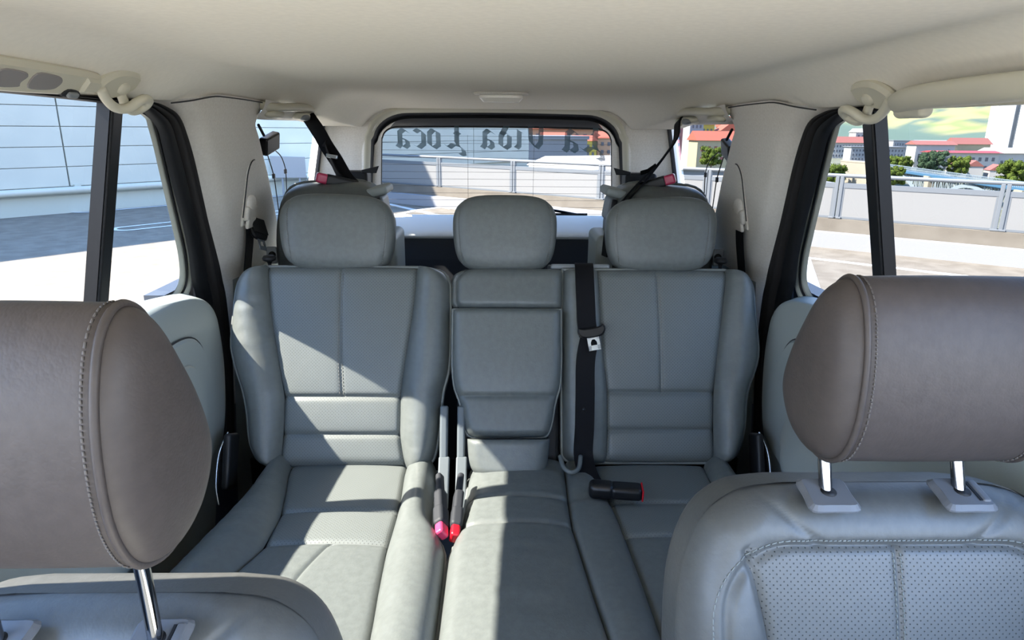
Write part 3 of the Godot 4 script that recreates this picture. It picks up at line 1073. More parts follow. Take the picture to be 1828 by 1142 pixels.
# ------------------------------------------------------------------ upholstery
class Pad:
	# a stuffed panel seat surface in its own plane: origin, along-width x, up t, out n; curves give s against t
	var o: Vector3
	var tx: Vector3
	var tt: Vector3
	var tn: Vector3
	var cur := []          # strip borders from the left edge to the right one
	var bump := []         # how far each strip stands out
	var hump := []         # exponent: small = flat-topped
	var hs := []           # cross seams of each strip
	var cs := []           # [] or [curve, from t, to t] down-seam of each strip
	var t0 := 0.0
	var t1 := 1.0
	var re := 0.028
	var rt := 0.028
	var wr := 0.0
	var nz := FastNoiseLite.new()
	var host: Node3D
	var ring := []          # [inset at the sides, drop at the top, corner radius]: an extra seam that follows the outline

	func edge(k: int, t: float) -> float:
		return host.ip(cur[k], t)

	func rnd(d: float, r: float) -> float:
		var q := 1.0 - clampf(d / r, 0.0, 1.0)
		return r * (1.0 - sqrt(maxf(0.0, 1.0 - q * q)))

	func ring_dist(s: float, t: float) -> float:
		var mid := (edge(0, t) + edge(cur.size() - 1, t)) * 0.5
		var half: float = ring[0]
		var top: float = ring[1]
		var r: float = ring[2]
		var p := Vector2(absf(s - mid), t - top)
		var q := Vector2(p.x - (half - r), p.y + r)
		if q.x > 0 and q.y > 0:
			return absf(q.length() - r)
		return absf(maxf(p.x - half, p.y))

	func h(s: float, t: float, strip: int) -> float:
		var a := edge(strip, t)
		var b := edge(strip + 1, t)
		var w := clampf((s - a) / maxf(1e-4, b - a), 0.0, 1.0)
		var hh: float = bump[strip] * pow(maxf(0.0, sin(PI * w)), hump[strip])
		if ring.size():
			hh *= smoothstep(ring[1] + 0.01, ring[1] - 0.10, t)
		var last := cur.size() - 1
		if strip > 0 and (ring.is_empty() or t < ring[1]):
			hh -= 0.0045 * exp(-pow((s - a) / 0.0055, 2.0))
		if strip < last - 1 and (ring.is_empty() or t < ring[1]):
			hh -= 0.0045 * exp(-pow((s - b) / 0.0055, 2.0))
		for q in hs[strip]:
			var dd: float = t - q
			hh -= 0.0045 * exp(-pow(dd / 0.006, 2.0)) + 0.004 * exp(-absf(dd) / 0.03)
		if cs[strip].size():
			if t > cs[strip][1] and t < cs[strip][2]:
				var dc: float = s - host.ip(cs[strip][0], t)
				hh -= 0.0035 * exp(-pow(dc / 0.0045, 2.0)) + 0.002 * exp(-absf(dc) / 0.02)
		if ring.size():
			var rd := ring_dist(s, t)
			hh -= 0.005 * exp(-pow(rd / 0.005, 2.0)) + 0.003 * exp(-rd / 0.018)
			var sg := Vector2(absf(s - (edge(0, t) + edge(last, t)) * 0.5), t)
			var da := sg.distance_to(Geometry2D.get_closest_point_to_segment(sg, Vector2(0.155, -0.003), Vector2(0.088, -0.060)))
			hh -= 0.0035 * exp(-pow(da / 0.004, 2.0))
		var l := edge(0, t)
		var r := edge(last, t)
		var fall := rnd(minf(s - l, r - s), re) + rnd(t - t0, re) + rnd(t1 - t, rt)
		hh -= minf(fall, maxf(re, rt))
		if wr > 0.0:
			hh += wr * nz.get_noise_2d(s * 160.0, t * 160.0) * (1.0 if bump[strip] > 0.012 else 0.4)
			hh += wr * 1.6 * maxf(0.0, nz.get_noise_2d(s * 40.0 + 90.0, t * 420.0)) * ss2(0.016, 0.022, bump[strip])
		return hh

	func ss2(a: float, b: float, x: float) -> float:
		return smoothstep(a, b, x)

	func at(s: float, t: float, n: float) -> Vector3:
		return o + tx * s + tt * t + tn * n

	func on(s: float, t: float, lift := 0.0) -> Vector3:
		var k := 0
		while k < cur.size() - 2 and s > edge(k + 1, t):
			k += 1
		return at(s, t, h(s, t, k) + lift)

	func panel(strip: int, from: float, to: float, nu: int, nv: int, called: String, m: Material, parent: Node3D, half := 0) -> void:
		# half: 0 all, 1 left of the down-seam, 2 right of it
		var last := cur.size() - 2
		var us: PackedFloat32Array = host.ends(nu, true, true)
		var vs: PackedFloat32Array = host.ends(nv, true, true)
		var mb := Mb.new()
		var rows := []
		var uvs := []
		for v in vs:
			var t := lerpf(from, to, v)
			var a := edge(strip, t)
			var b := edge(strip + 1, t)
			if half == 1:
				b = host.ip(cs[strip][0], t)
			elif half == 2:
				a = host.ip(cs[strip][0], t)
			var row := PackedVector3Array()
			var uv := PackedVector2Array()
			for u in us:
				var s := lerpf(a, b, u)
				row.append(at(s, t, h(s, t, strip)))
				uv.append(Vector2(s, t))
			rows.append(row)
			uvs.append(uv)
		mb.grid(rows, uvs)
		host.obj(called, mb, m, parent)

	func outline(n := 60) -> PackedVector2Array:
		var p := PackedVector2Array()
		var last := cur.size() - 1
		var vs: PackedFloat32Array = host.ends(n, true, true)
		for v in vs:
			p.append(Vector2(edge(0, lerpf(t0, t1, v)), lerpf(t0, t1, v)))
		for k in range(1, 12):
			p.append(Vector2(lerpf(edge(0, t1), edge(last, t1), k / 12.0), t1))
		for k in vs.size():
			var t := lerpf(t1, t0, vs[k])
			p.append(Vector2(edge(last, t), t))
		for k in range(1, 12):
			p.append(Vector2(lerpf(edge(last, t0), edge(0, t0), k / 12.0), t0))
		return p

	func shell(depth: float, rb: float, called: String, m: Material, parent: Node3D) -> void:
		# sides and back: straight from the rounded front edge, then rounded over to the back
		var ol := outline()
		var c := Vector2.ZERO
		for q in ol:
			c += q / ol.size()
		var rows := []
		var steps := [[0.0, -re * 0.9], [0.0, -re - 0.01], [0.0, -depth + rb]]
		for k in range(1, 7):
			var a := PI * 0.5 * k / 6.0
			steps.append([rb * (1.0 - cos(a)), -depth + rb - rb * sin(a)])
		steps.append([0.08, -depth])
		steps.append([9.0, -depth])
		for st in steps:
			var row := PackedVector3Array()
			for k in ol.size() + 1:
				var q := ol[k % ol.size()]
				var dir := (c - q)
				var ln := dir.length()
				var p := q + dir / maxf(ln, 1e-5) * minf(ln, st[0])
				row.append(at(p.x, p.y, st[1]))
			rows.append(row)
		var mb := Mb.new()
		mb.grid(rows, [], true, false, true)
		host.obj(called, mb, m, parent)

	func piping(lift: float, r: float, m: Material, parent: Node3D, inset := 0.0) -> void:
		var ol := outline(36)
		var c := Vector2.ZERO
		for q in ol:
			c += q / ol.size()
		var pts := PackedVector3Array()
		for q in ol:
			pts.append(at(q.x, q.y, lift))
		var mb := Mb.new()
		mb.tube(pts, r, 6, true)
		host.obj("piping", mb, m, parent)

	func stitches(curve: PackedVector2Array, from: float, to: float, off: float, pitch: float, mb: Mb, r := 0.0011) -> void:
		var t := from
		while t + pitch * 0.62 < to:
			var s0: float = host.ip(curve, t) + off
			var s1: float = host.ip(curve, t + pitch * 0.62) + off
			mb.tube(PackedVector3Array([on(s0, t, 0.0002), on((s0 + s1) * 0.5, t + pitch * 0.31, 0.0011), on(s1, t + pitch * 0.62, 0.0002)]), r, 4)
			t += pitch

func new_pad(o: Vector3, tt: Vector3, tn: Vector3) -> Pad:
	var p := Pad.new()
	p.o = o
	p.tx = Vector3.RIGHT
	p.tt = tt.normalized()
	p.tn = tn.normalized()
	p.host = self
	p.nz.seed = 4
	p.nz.frequency = 0.05
	return p

func back_pad() -> Pad:
	return new_pad(V(0, 0.72, -1.45), V(0, 0.918, -0.396), V(0, 0.396, 0.918))

func sit_pad() -> Pad:
	return new_pad(V(0, 0.715, -1.42), V(0, 0.0517, 0.9987), V(0, 0.9987, -0.0517))

func headrest_pillow(parent: Node3D, pad: Pad, s: float, t: float, a: float, b: float, c: float, n: float, seam_at: float, turn: float) -> void:
	# a rear headrest: one plump cover with a side seam, on two posts
	var base := pad.at(s, t, n)
	var hr := Node3D.new()
	hr.name = "headrest"
	parent.add_child(hr, true)
	hr.position = base - origin(parent)
	var bx := pad.tx.rotated(pad.tt, turn)
	var tilt := pad.tt.rotated(Vector3.RIGHT, 0.20)
	var nn := bx.cross(tilt)
	var xf := Transform3D(Basis(bx, tilt, nn), base)
	var f := func(p: Vector3) -> Vector3:
		var y := p.y / b
		p.x *= 1.0 - 0.075 * ss(0.15, -1.0, y) - 0.05 * ss(0.35, 1.0, y)
		p.y += 0.006 * (1.0 - pow(p.x / a, 2.0)) * signf(p.y) * absf(y)
		for sg in [-1.0, 1.0]:
			var e: float = (p.x - sg * seam_at * a) / 0.004
			p.z *= 1.0 - 0.05 * exp(-e * e)
			p.y *= 1.0 - 0.02 * exp(-e * e)
		return p
	var mb := Mb.new()
	mb.ball(V(a, b, c), 4.6, xf, 28, f)
	obj("cover", mb, M["leather"], hr)
	for sg in [-1.0, 1.0]:
		mb = Mb.new()
		for k in 26:
			var y0 := lerpf(-0.80, 0.80, k / 26.0) * b
			var q := []
			for e in 2:
				var yy := y0 + e * b * 0.036
				var xx: float = sg * (seam_at * a + 0.005)
				var zz := c * pow(maxf(0.02, 1.0 - pow(absf(xx) / a, 4.6) - pow(absf(yy) / b, 4.6)), 1.0 / 4.6)
				var y := yy / b
				xx *= 1.0 - 0.075 * ss(0.15, -1.0, y) - 0.05 * ss(0.35, 1.0, y)
				q.append(xf * V(xx, yy, zz + 0.0004))
			mb.tube(PackedVector3Array(q), 0.0009, 4)
		obj("stitching", mb, M["thread"], hr).set_meta("kind", "stuff")
	for sg in [-1.0, 1.0]:
		mb = Mb.new()
		mb.tube(PackedVector3Array([xf * V(sg * 0.062, -b * 0.7, -0.005), pad.at(s + sg * 0.062, pad.t1 - 0.06, n - 0.035)]), 0.0065, 10)
		obj("post", mb, M["chrome"], hr)
		mb = Mb.new()
		mb.rbox(V(0.048, 0.010, 0.034), 0.004, Transform3D(Basis(pad.tx, pad.tt, pad.tn), pad.at(s + sg * 0.062, pad.t1 + 0.002, -0.048)))
		obj("guide_sleeve", mb, M["grey_plastic"], hr)

func rear_seats() -> void:
	var leather: Material = M["leather"]
	var perf: Material = M["perforated"]
	# ---------------- single seat, left of the picture
	var seat := thing("rear_bench", V(-0.38, 0.55, -1.3), "single grey leather rear seat on the left, half in sunlight, with one headrest", "car seat", "grey leather rear seats")
	var b := back_pad()
	b.t0 = -0.004
	b.t1 = 0.487
	b.wr = 0.0016
	b.cur = [
		cv([-0.004, -0.525, 0.006, -0.556, 0.017, -0.573, 0.056, -0.592, 0.122, -0.602, 0.176, -0.614, 0.243, -0.638, 0.297, -0.650, 0.366, -0.648, 0.435, -0.643, 0.462, -0.632, 0.477, -0.610, 0.487, -0.565]),
		cv([0.0, -0.513, 0.076, -0.509, 0.162, -0.510, 0.203, -0.518, 0.284, -0.535, 0.366, -0.551, 0.487, -0.566]),
		cv([0.0, -0.218, 0.08, -0.231, 0.169, -0.231, 0.244, -0.223, 0.34, -0.210, 0.409, -0.202, 0.487, -0.197]),
		cv([-0.004, -0.185, 0.005, -0.160, 0.023, -0.148, 0.082, -0.138, 0.176, -0.130, 0.23, -0.117, 0.312, -0.114, 0.424, -0.115, 0.462, -0.123, 0.479, -0.145, 0.487, -0.190])]
	b.bump = [0.036, 0.008, 0.034]
	b.hump = [0.75, 0.45, 0.75]
	var mid := cv([0.0, -0.368, 0.166, -0.372, 0.30, -0.380, 0.487, -0.382])
	b.hs = [[], [0.165, 0.075], []]
	b.cs = [[], [mid, 0.165, 1.0], []]
	b.panel(0, b.t0, b.t1, 26, 90, "bolster", leather, seat)
	b.panel(2, b.t0, b.t1, 26, 90, "bolster", leather, seat)
	b.panel(1, 0.165, b.t1, 26, 60, "insert_panel", perf, seat, 1)
	b.panel(1, 0.165, b.t1, 26, 60, "insert_panel", perf, seat, 2)
	b.panel(1, 0.075, 0.165, 40, 22, "insert_panel", perf, seat)
	b.panel(1, b.t0, 0.075, 40, 22, "insert_panel", perf, seat)
	b.shell(0.125, 0.03, "back_shell", leather, seat)
	b.piping(-0.018, 0.0042, M["piping"], seat)
	var st := Mb.new()
	b.stitches(mid, 0.172, 0.47, 0.0045, 0.0085, st)
	b.stitches(mid, 0.172, 0.47, -0.0045, 0.0085, st)
	obj("stitching", st, M["thread"], seat).set_meta("kind", "stuff")
	headrest_pillow(seat, b, -0.399, 0.576, 0.142, 0.091, 0.052, -0.03, 0.80, 0.10)
	# cushion
	var c := sit_pad()
	c.t0 = -0.06
	c.t1 = 0.67
	c.re = 0.03
	c.rt = 0.05
	c.wr = 0.0018
	c.cur = [
		cv([-0.06, -0.54, -0.02, -0.55, 0.09, -0.552, 0.20, -0.56, 0.347, -0.578, 0.6, -0.592]),
		cv([-0.06, -0.49, 0.0, -0.484, 0.08, -0.466, 0.14, -0.454, 0.20, -0.444, 0.30, -0.441, 0.40, -0.465, 0.6, -0.49]),
		cv([-0.06, -0.213, 0.0, -0.214, 0.166, -0.204, 0.323, -0.205, 0.6, -0.190]),
		cv([-0.06, -0.142, 0.0, -0.140, 0.16, -0.136, 0.22, -0.128, 0.27, -0.106, 0.33, -0.0945, 0.6, -0.0925])]
	c.bump = [0.032, 0.010, 0.030]
	c.hump = [0.7, 0.4, 0.6]
	c.hs = [[], [0.175, 0.298], []]
	var m2 := cv([0.298, -0.316, 0.425, -0.347, 0.6, -0.36])
	c.cs = [[], [m2, 0.298, 1.0], []]
	c.panel(0, c.t0, c.t1, 26, 90, "cushion_bolster", leather, seat)
	c.panel(2, c.t0, c.t1, 26, 90, "cushion_bolster", leather, seat)
	c.panel(1, c.t0, 0.175, 36, 30, "cushion_insert", perf, seat)
	c.panel(1, 0.175, 0.298, 36, 26, "cushion_insert", perf, seat)
	c.panel(1, 0.298, c.t1, 22, 40, "cushion_insert", leather, seat, 1)
	c.panel(1, 0.298, c.t1, 22, 40, "cushion_insert", leather, seat, 2)
	c.shell(0.15, 0.03, "cushion_shell", leather, seat)
	c.piping(-0.022, 0.004, M["piping"], seat)
	# ---------------- double seat: centre place with folding armrest, and the right-hand place
	var two := thing("rear_bench", V(0.27, 0.55, -1.3), "double grey leather rear seat with folded-up armrest and two headrests, mostly in shade", "car seat", "grey leather rear seats")
	var r := back_pad()
	r.t0 = 0.006
	r.t1 = 0.484
	r.wr = 0.0016
	r.cur = [
		cv([0.006, 0.185, 0.014, 0.168, 0.03, 0.160, 0.20, 0.160, 0.384, 0.163, 0.484, 0.1655]),
		cv([0.0, 0.265, 0.082, 0.269, 0.176, 0.270, 0.313, 0.259, 0.484, 0.252]),
		cv([0.0, 0.526, 0.089, 0.528, 0.181, 0.533, 0.259, 0.544, 0.37, 0.561, 0.484, 0.577]),
		cv([0.006, 0.55, 0.012, 0.568, 0.03, 0.588, 0.082, 0.607, 0.177, 0.620, 0.245, 0.646, 0.287, 0.653, 0.371, 0.649, 0.44, 0.646, 0.463, 0.636, 0.476, 0.618, 0.484, 0.575])]
	r.bump = [0.018, 0.006, 0.034]
	r.hump = [0.5, 0.45, 0.75]
	var rm := cv([0.0, 0.402, 0.314, 0.403, 0.484, 0.398])
	r.hs = [[], [0.176, 0.086], []]
	r.cs = [[], [rm, 0.176, 1.0], []]
	r.panel(0, r.t0, r.t1, 20, 90, "bolster", leather, two)
	r.panel(2, r.t0, r.t1, 26, 90, "bolster", leather, two)
	r.panel(1, 0.176, r.t1, 26, 60, "insert_panel", perf, two, 1)
	r.panel(1, 0.176, r.t1, 26, 60, "insert_panel", perf, two, 2)
	r.panel(1, 0.086, 0.176, 40, 22, "insert_panel", perf, two)
	r.panel(1, r.t0, 0.086, 40, 22, "insert_panel", perf, two)
	r.shell(0.125, 0.03, "back_shell", leather, two)
	r.piping(-0.018, 0.004, M["piping"], two)
	st = Mb.new()
	r.stitches(rm, 0.185, 0.47, 0.0045, 0.0085, st)
	r.stitches(rm, 0.185, 0.47, -0.0045, 0.0085, st)
	obj("stitching", st, M["thread"], two).set_meta("kind", "stuff")
	headrest_pillow(two, r, 0.0205, 0.577, 0.131, 0.091, 0.052, -0.03, 0.84, 0.0)
	headrest_pillow(two, r, 0.4165, 0.576, 0.139, 0.090, 0.052, -0.03, 0.78, -0.10)
	# centre: padded head of the backrest above the armrest
	var q := back_pad()
	q.t0 = 0.380
	q.t1 = 0.484
	q.re = 0.02
	q.rt = 0.026
	q.cur = [cv([0.380, -0.100, 0.386, -0.109, 0.40, -0.113, 0.45, -0.113, 0.470, -0.104, 0.484, -0.078]), cv([0.380, -0.098, 0.40, -0.098, 0.484, -0.098]), cv([0.380, 0.163, 0.484, 0.1655])]
	q.bump = [0.002, 0.012]
	q.hump = [1.0, 0.35]
	q.hs = [[], []]
	q.cs = [[], []]
	q.cur[1] = cv([0.380, -0.090, 0.40, -0.099, 0.45, -0.099, 0.484, -0.070])
	q.panel(0, q.t0, q.t1, 8, 40, "centre_side", leather, two)
	q.panel(1, q.t0, q.t1, 44, 40, "centre_pad", leather, two)
	q.shell(0.125, 0.03, "centre_shell", leather, two)
	var sh := Mb.new()
	sh.rbox(V(0.255, 0.40, 0.06), 0.015, Transform3D(Basis(b.tx, b.tt, b.tn), b.at(0.03, 0.185, -0.07)))
	obj("recess_panel", sh, M["dark_trim"], two)
	# folding armrest
	var arm := Node3D.new()
	arm.name = "armrest"
	two.add_child(arm)
	arm.position = q.at(0.03, 0.2, 0.0) - two.position
	var p := back_pad()
	p.t0 = 0.069
	p.t1 = 0.377
	p.re = 0.022
	p.rt = 0.014
	p.o += p.tn * 0.030
	p.cur = [cv([0.069, -0.058, 0.074, -0.068, 0.10, -0.077, 0.149, -0.087, 0.189, -0.101, 0.25, -0.1065, 0.377, -0.1065]), cv([0.069, 0.116, 0.076, 0.124, 0.10, 0.133, 0.149, 0.142, 0.189, 0.153, 0.256, 0.1575, 0.377, 0.1575])]
	p.bump = [0.010]
	p.hump = [0.3]
	p.hs = [[]]
	p.cs = [[]]
	p.hs = [[0.167]]
	p.panel(0, 0.167, p.t1, 50, 40, "armrest_lid", leather, arm)
	p.panel(0, p.t0, 0.167, 50, 30, "armrest_front", leather, arm)
	p.shell(0.10, 0.02, "armrest_side", leather, arm)
	p.piping(-0.016, 0.003, M["piping"], arm)
	var p2 := back_pad()
	p2.o += p2.tn * 0.055
	p2.t0 = -0.024
	p2.t1 = 0.066
	p2.re = 0.026
	p2.rt = 0.012
	p2.cur = [cv([-0.024, -0.02, -0.018, -0.042, -0.005, -0.056, 0.02, -0.064, 0.066, -0.068]), cv([-0.024, 0.085, -0.018, 0.104, -0.005, 0.116, 0.02, 0.122, 0.066, 0.127])]
	p2.bump = [0.014]
	p2.hump = [0.4]
	p2.hs = [[]]
	p2.cs = [[]]
	p2.wr = 0.0015
	p2.panel(0, p2.t0, p2.t1, 40, 34, "armrest_foot", leather, arm)
	p2.shell(0.09, 0.02, "armrest_foot_side", leather, arm)
	# cushion of the double seat
	var d := sit_pad()
	d.t0 = -0.06
	d.t1 = 0.67
	d.re = 0.03
	d.rt = 0.05
	d.wr = 0.0016
	d.cur = [
		cv([-0.06, -0.062, 0.0, -0.064, 0.16, -0.068, 0.22, -0.072, 0.28, -0.083, 0.34, -0.0895, 0.6, -0.0905]),
		cv([-0.06, 0.163, 0.01, 0.161, 0.12, 0.156, 0.235, 0.153, 0.42, 0.162, 0.6, 0.175]),
		cv([-0.06, 0.232, 0.05, 0.238, 0.144, 0.247, 0.354, 0.254, 0.6, 0.256]),
		cv([-0.06, 0.506, 0.0, 0.50, 0.07, 0.495, 0.6, 0.488]),
		cv([-0.06, 0.572, 0.07, 0.568, 0.26, 0.570, 0.6, 0.585])]
	d.bump = [0.026, 0.020, 0.006, 0.030]
	d.hump = [0.3, 0.45, 0.4, 0.7]
	d.hs = [[0.142, 0.25], [0.14], [0.139, 0.272], []]
	d.cs = [[], [], [], []]
	d.panel(0, d.t0, 0.142, 40, 34, "centre_cushion", leather, two)
	d.panel(0, 0.142, 0.25, 40, 24, "centre_cushion", leather, two)
	d.panel(0, 0.25, d.t1, 40, 50, "centre_cushion", leather, two)
	d.panel(1, d.t0, d.t1, 20, 90, "cushion_bolster", leather, two)
	d.panel(2, d.t0, 0.139, 36, 30, "cushion_insert", perf, two)
	d.panel(2, 0.139, 0.272, 36, 26, "cushion_insert", perf, two)
	d.panel(2, 0.272, d.t1, 36, 40, "cushion_insert", leather, two)
	d.panel(3, d.t0, d.t1, 20, 90, "cushion_bolster", leather, two)
	d.shell(0.15, 0.03, "cushion_shell", leather, two)
	d.piping(-0.022, 0.004, M["piping"], two)
	# pull loop of leather by the armrest's foot
	var lp := Mb.new()
	lp.tube(smooth3([V(0.150, 0.760, -1.425), V(0.156, 0.748, -1.392), V(0.172, 0.744, -1.376), V(0.190, 0.748, -1.388), V(0.198, 0.762, -1.420)], 6), 0.0055, 8)
	obj("pull_loop", lp, leather, two)
	# hinge covers between the two seats
	for k in 2:
		var hb := Mb.new()
		var x: float = [-0.124, -0.083][k]
		hb.rbox(V(0.019, 0.125, 0.03), 0.006, T3(V(x, 0.80, -1.47), Vector3.RIGHT, b.tt))
		hb.rbox(V(0.026, 0.12, 0.014), 0.004, T3(V(x + 0.002, 0.705, -1.40), Vector3.RIGHT, V(0, 0.75, -0.66)))
		obj("hinge_cover", hb, M["hinge_grey"], seat if k == 0 else two)
	# recliner lever on the outer side of each seat
	for k in 2:
		var sx: float = [-1.0, 1.0][k]
		var hb := Mb.new()
		hb.rbox(V(0.018, 0.13, 0.06), 0.008, T3(V(sx * 0.628, 0.735, -1.45), Vector3.RIGHT, b.tt))
		obj("recliner", hb, M["dark_plastic"], seat if k == 0 else two)
		hb = Mb.new()
		hb.tube(smooth3([V(sx * 0.634, 0.80, -1.47), V(sx * 0.648, 0.76, -1.44), V(sx * 0.648, 0.70, -1.405), V(sx * 0.636, 0.66, -1.38)], 5), 0.0022, 6)
		obj("recliner_trim", hb, M["steel"], seat if k == 0 else two)

# ------------------------------------------------------------------ front seats, seen from in front
func front_headrest(parent: Node3D, cx: float, yb: float, zb: float, k: float, half: float, posts: float, guide: Callable, dome := 0.034) -> void:
	var hr := Node3D.new()
	hr.name = "headrest"
	parent.add_child(hr, true)
	hr.position = V(cx, yb, zb) - origin(parent)
	# side view: z forward, y up
	var prof := smooth2(cv([0.050, 0.086, 0.068, 0.042, 0.074, -0.01, 0.069, -0.055, 0.048, -0.092, 0.008, -0.110, -0.036, -0.103, -0.066, -0.076, -0.074, -0.042, -0.056, 0.012, -0.028, 0.062, -0.004, 0.095, 0.024, 0.104]), 6)
	var m := prof.size()
	var ctr := Vector2(-0.003, -0.008)
	var ring := func(x: float, sc: float, lift := 0.0) -> PackedVector3Array:
		var row := PackedVector3Array()
		for i in m + 1:
			var q := prof[i % m]
			var e: Vector2 = q - ctr
			var w: Vector2 = ctr + e * sc + e.normalized() * lift
			row.append(V(cx + x, yb + w.y * k, zb + w.x * k))
		return row
	var mb := Mb.new()
	var rows := []
	for j in 33:
		var w := lerpf(-1.0, 1.0, j / 32.0)
		var g := exp(-pow((1.0 - absf(w)) / 0.035, 2.0))
		rows.append(ring.call(w * half, 1.0 + 0.012 * (1.0 - w * w) - 0.02 * g))
	mb.grid(rows, [], true)
	obj("cover", mb, M["headrest_leather"], hr)
	for sg in [-1.0, 1.0]:
		mb = Mb.new()
		rows = []
		for j in 15:
			var a := PI * 0.5 * j / 14.0
			var sc := pow(cos(a), 0.62)
			rows.append(ring.call(sg * (half + dome * sin(a)), maxf(0.001, 0.98 * sc)))
		mb.grid(rows, [], true, false, sg < 0)
		obj("side_panel", mb, M["headrest_leather"], hr)
		mb = Mb.new()
		var rp: PackedVector3Array = ring.call(sg * (half + 0.001), 0.992)
		rp.remove_at(rp.size() - 1)
		mb.tube(rp, 0.0036, 6, true)
		obj("piping", mb, M["headrest_leather"], hr)
		mb = Mb.new()
		var r1: PackedVector3Array = ring.call(sg * (half - 0.0075), 1.0, 0.0007)
		var run := 0.0
		for i in m:
			var a3 := r1[i]
			var b3 := r1[i + 1]
			var n2 := maxi(1, int(round(a3.distance_to(b3) / 0.0052)))
			for e in n2:
				mb.tube(PackedVector3Array([a3.lerp(b3, (e + 0.15) / n2), a3.lerp(b3, (e + 0.8) / n2)]), 0.0011, 4)
		obj("stitching", mb, M["front_thread"], hr).set_meta("kind", "stuff")
	for sg in [-1.0, 1.0]:
		mb = Mb.new()
		var foot: Vector3 = guide.call(sg * posts)
		var top := V(foot.x, yb - 0.07 * k, zb - 0.01 * k)
		mb.tube(PackedVector3Array([top, top.lerp(foot, 0.5), foot - V(0, 0.012, -0.003)]), 0.0072, 16)
		obj("post", mb, M["chrome"], hr)

func front_seat(cx: float, ytop: float, ztop: float, label: String) -> Node3D:
	var seat := thing("front_seat", V(cx, 0.6, ztop + 0.1), label, "car seat", "front seats seen from the front")
	var rc := deg_to_rad(17.0)
	var p := new_pad(V(cx, ytop, ztop), V(0, cos(rc), -sin(rc)), V(0, sin(rc), cos(rc)))
	p.t0 = -0.60
	p.t1 = 0.0
	p.re = 0.055
	p.rt = 0.055
	p.wr = 0.0012
	var half := cv([-0.60, 0.245, -0.2, 0.242, -0.13, 0.238, -0.085, 0.229, -0.05, 0.214, -0.028, 0.197, -0.012, 0.174, -0.004, 0.150, 0.0, 0.11])
	var w1 := cv([-0.60, 0.125, -0.3, 0.130, -0.18, 0.145, -0.10, 0.162, -0.066, 0.172, 0.0, 0.185])
	var l := PackedVector2Array()
	var l1 := PackedVector2Array()
	var r1 := PackedVector2Array()
	for q in half:
		l.append(Vector2(q.x, -q.y))
	for q in w1:
		l1.append(Vector2(q.x, -q.y))
		r1.append(q)
	for k in l1.size():
		var hw := ip(half, l1[k].x)
		l1[k].y = maxf(l1[k].y, -hw * 0.97)
		r1[k].y = minf(r1[k].y, hw * 0.97)
	p.cur = [l, l1, r1, half]
	p.bump = [0.012, 0.006, 0.012]
	p.hump = [0.6, 0.4, 0.6]
	p.ring = [0.197, -0.062, 0.080]
	p.hs = [[], [], []]
	var mid := cv([-0.6, 0.0, 0.0, 0.0])
	p.cs = [[], [mid, -1.0, -0.062], []]
	p.panel(0, p.t0, p.t1, 60, 120, "bolster", M["front_leather"], seat)
	p.panel(2, p.t0, p.t1, 60, 120, "bolster", M["front_leather"], seat)
	p.panel(1, p.t0, -0.062, 50, 90, "insert_panel", M["front_perforated"], seat, 1)
	p.panel(1, p.t0, -0.062, 50, 90, "insert_panel", M["front_perforated"], seat, 2)
	p.panel(1, -0.062, 0.0, 60, 40, "yoke", M["front_leather"], seat)
	p.shell(0.15, 0.05, "back_shell", M["front_leather"], seat)
	var added_cushion := Mb.new()  # front cushion out of view, added to reflect sunlight upwards
	added_cushion.rbox(V(0.50, 0.16, 0.54), 0.06, T3(V(cx, ytop - 0.40, ztop + 0.47), V(1, 0, 0), V(0, 1, -0.06)), 5, 3)
	obj("cushion", added_cushion, M["front_leather"], seat)
	# double row of stitches along the seam that follows the outline, one row each side of the centre seam
	var st := Mb.new()
	for off in [0.006]:
		var path := []
		for k in 60:
			path.append(Vector2(-0.205 - off, lerpf(-0.5, -0.147, k / 60.0)))
		for k in 19:
			var a := PI * 0.5 * k / 18.0
			path.append(Vector2(-0.12 - (0.085 + off) * cos(a), -0.147 + (0.085 + off) * sin(a)))
		for k in range(1, 47):
			path.append(Vector2(lerpf(-0.12, 0.12, k / 46.0), -0.062 + off))
		for k in 19:
			var a2 := PI * 0.5 * (1.0 - k / 18.0)
			path.append(Vector2(0.12 + (0.085 + off) * cos(a2), -0.147 + (0.085 + off) * sin(a2)))
		for k in range(1, 60):
			path.append(Vector2(0.205 + off, lerpf(-0.147, -0.5, k / 60.0)))
		for k in path.size() - 1:
			var a4: Vector2 = path[k]
			var b4: Vector2 = path[k + 1]
			st.tube(PackedVector3Array([p.on(lerpf(a4.x, b4.x, 0.1), lerpf(a4.y, b4.y, 0.1), 0.0003), p.on(lerpf(a4.x, b4.x, 0.8), lerpf(a4.y, b4.y, 0.8), 0.0003)]), 0.0011, 4)
	p.stitches(mid, -0.5, -0.07, 0.004, 0.006, st)
	p.stitches(mid, -0.5, -0.07, -0.004, 0.006, st)
	obj("stitching", st, M["piping"], seat).set_meta("kind", "stuff")
	return seat

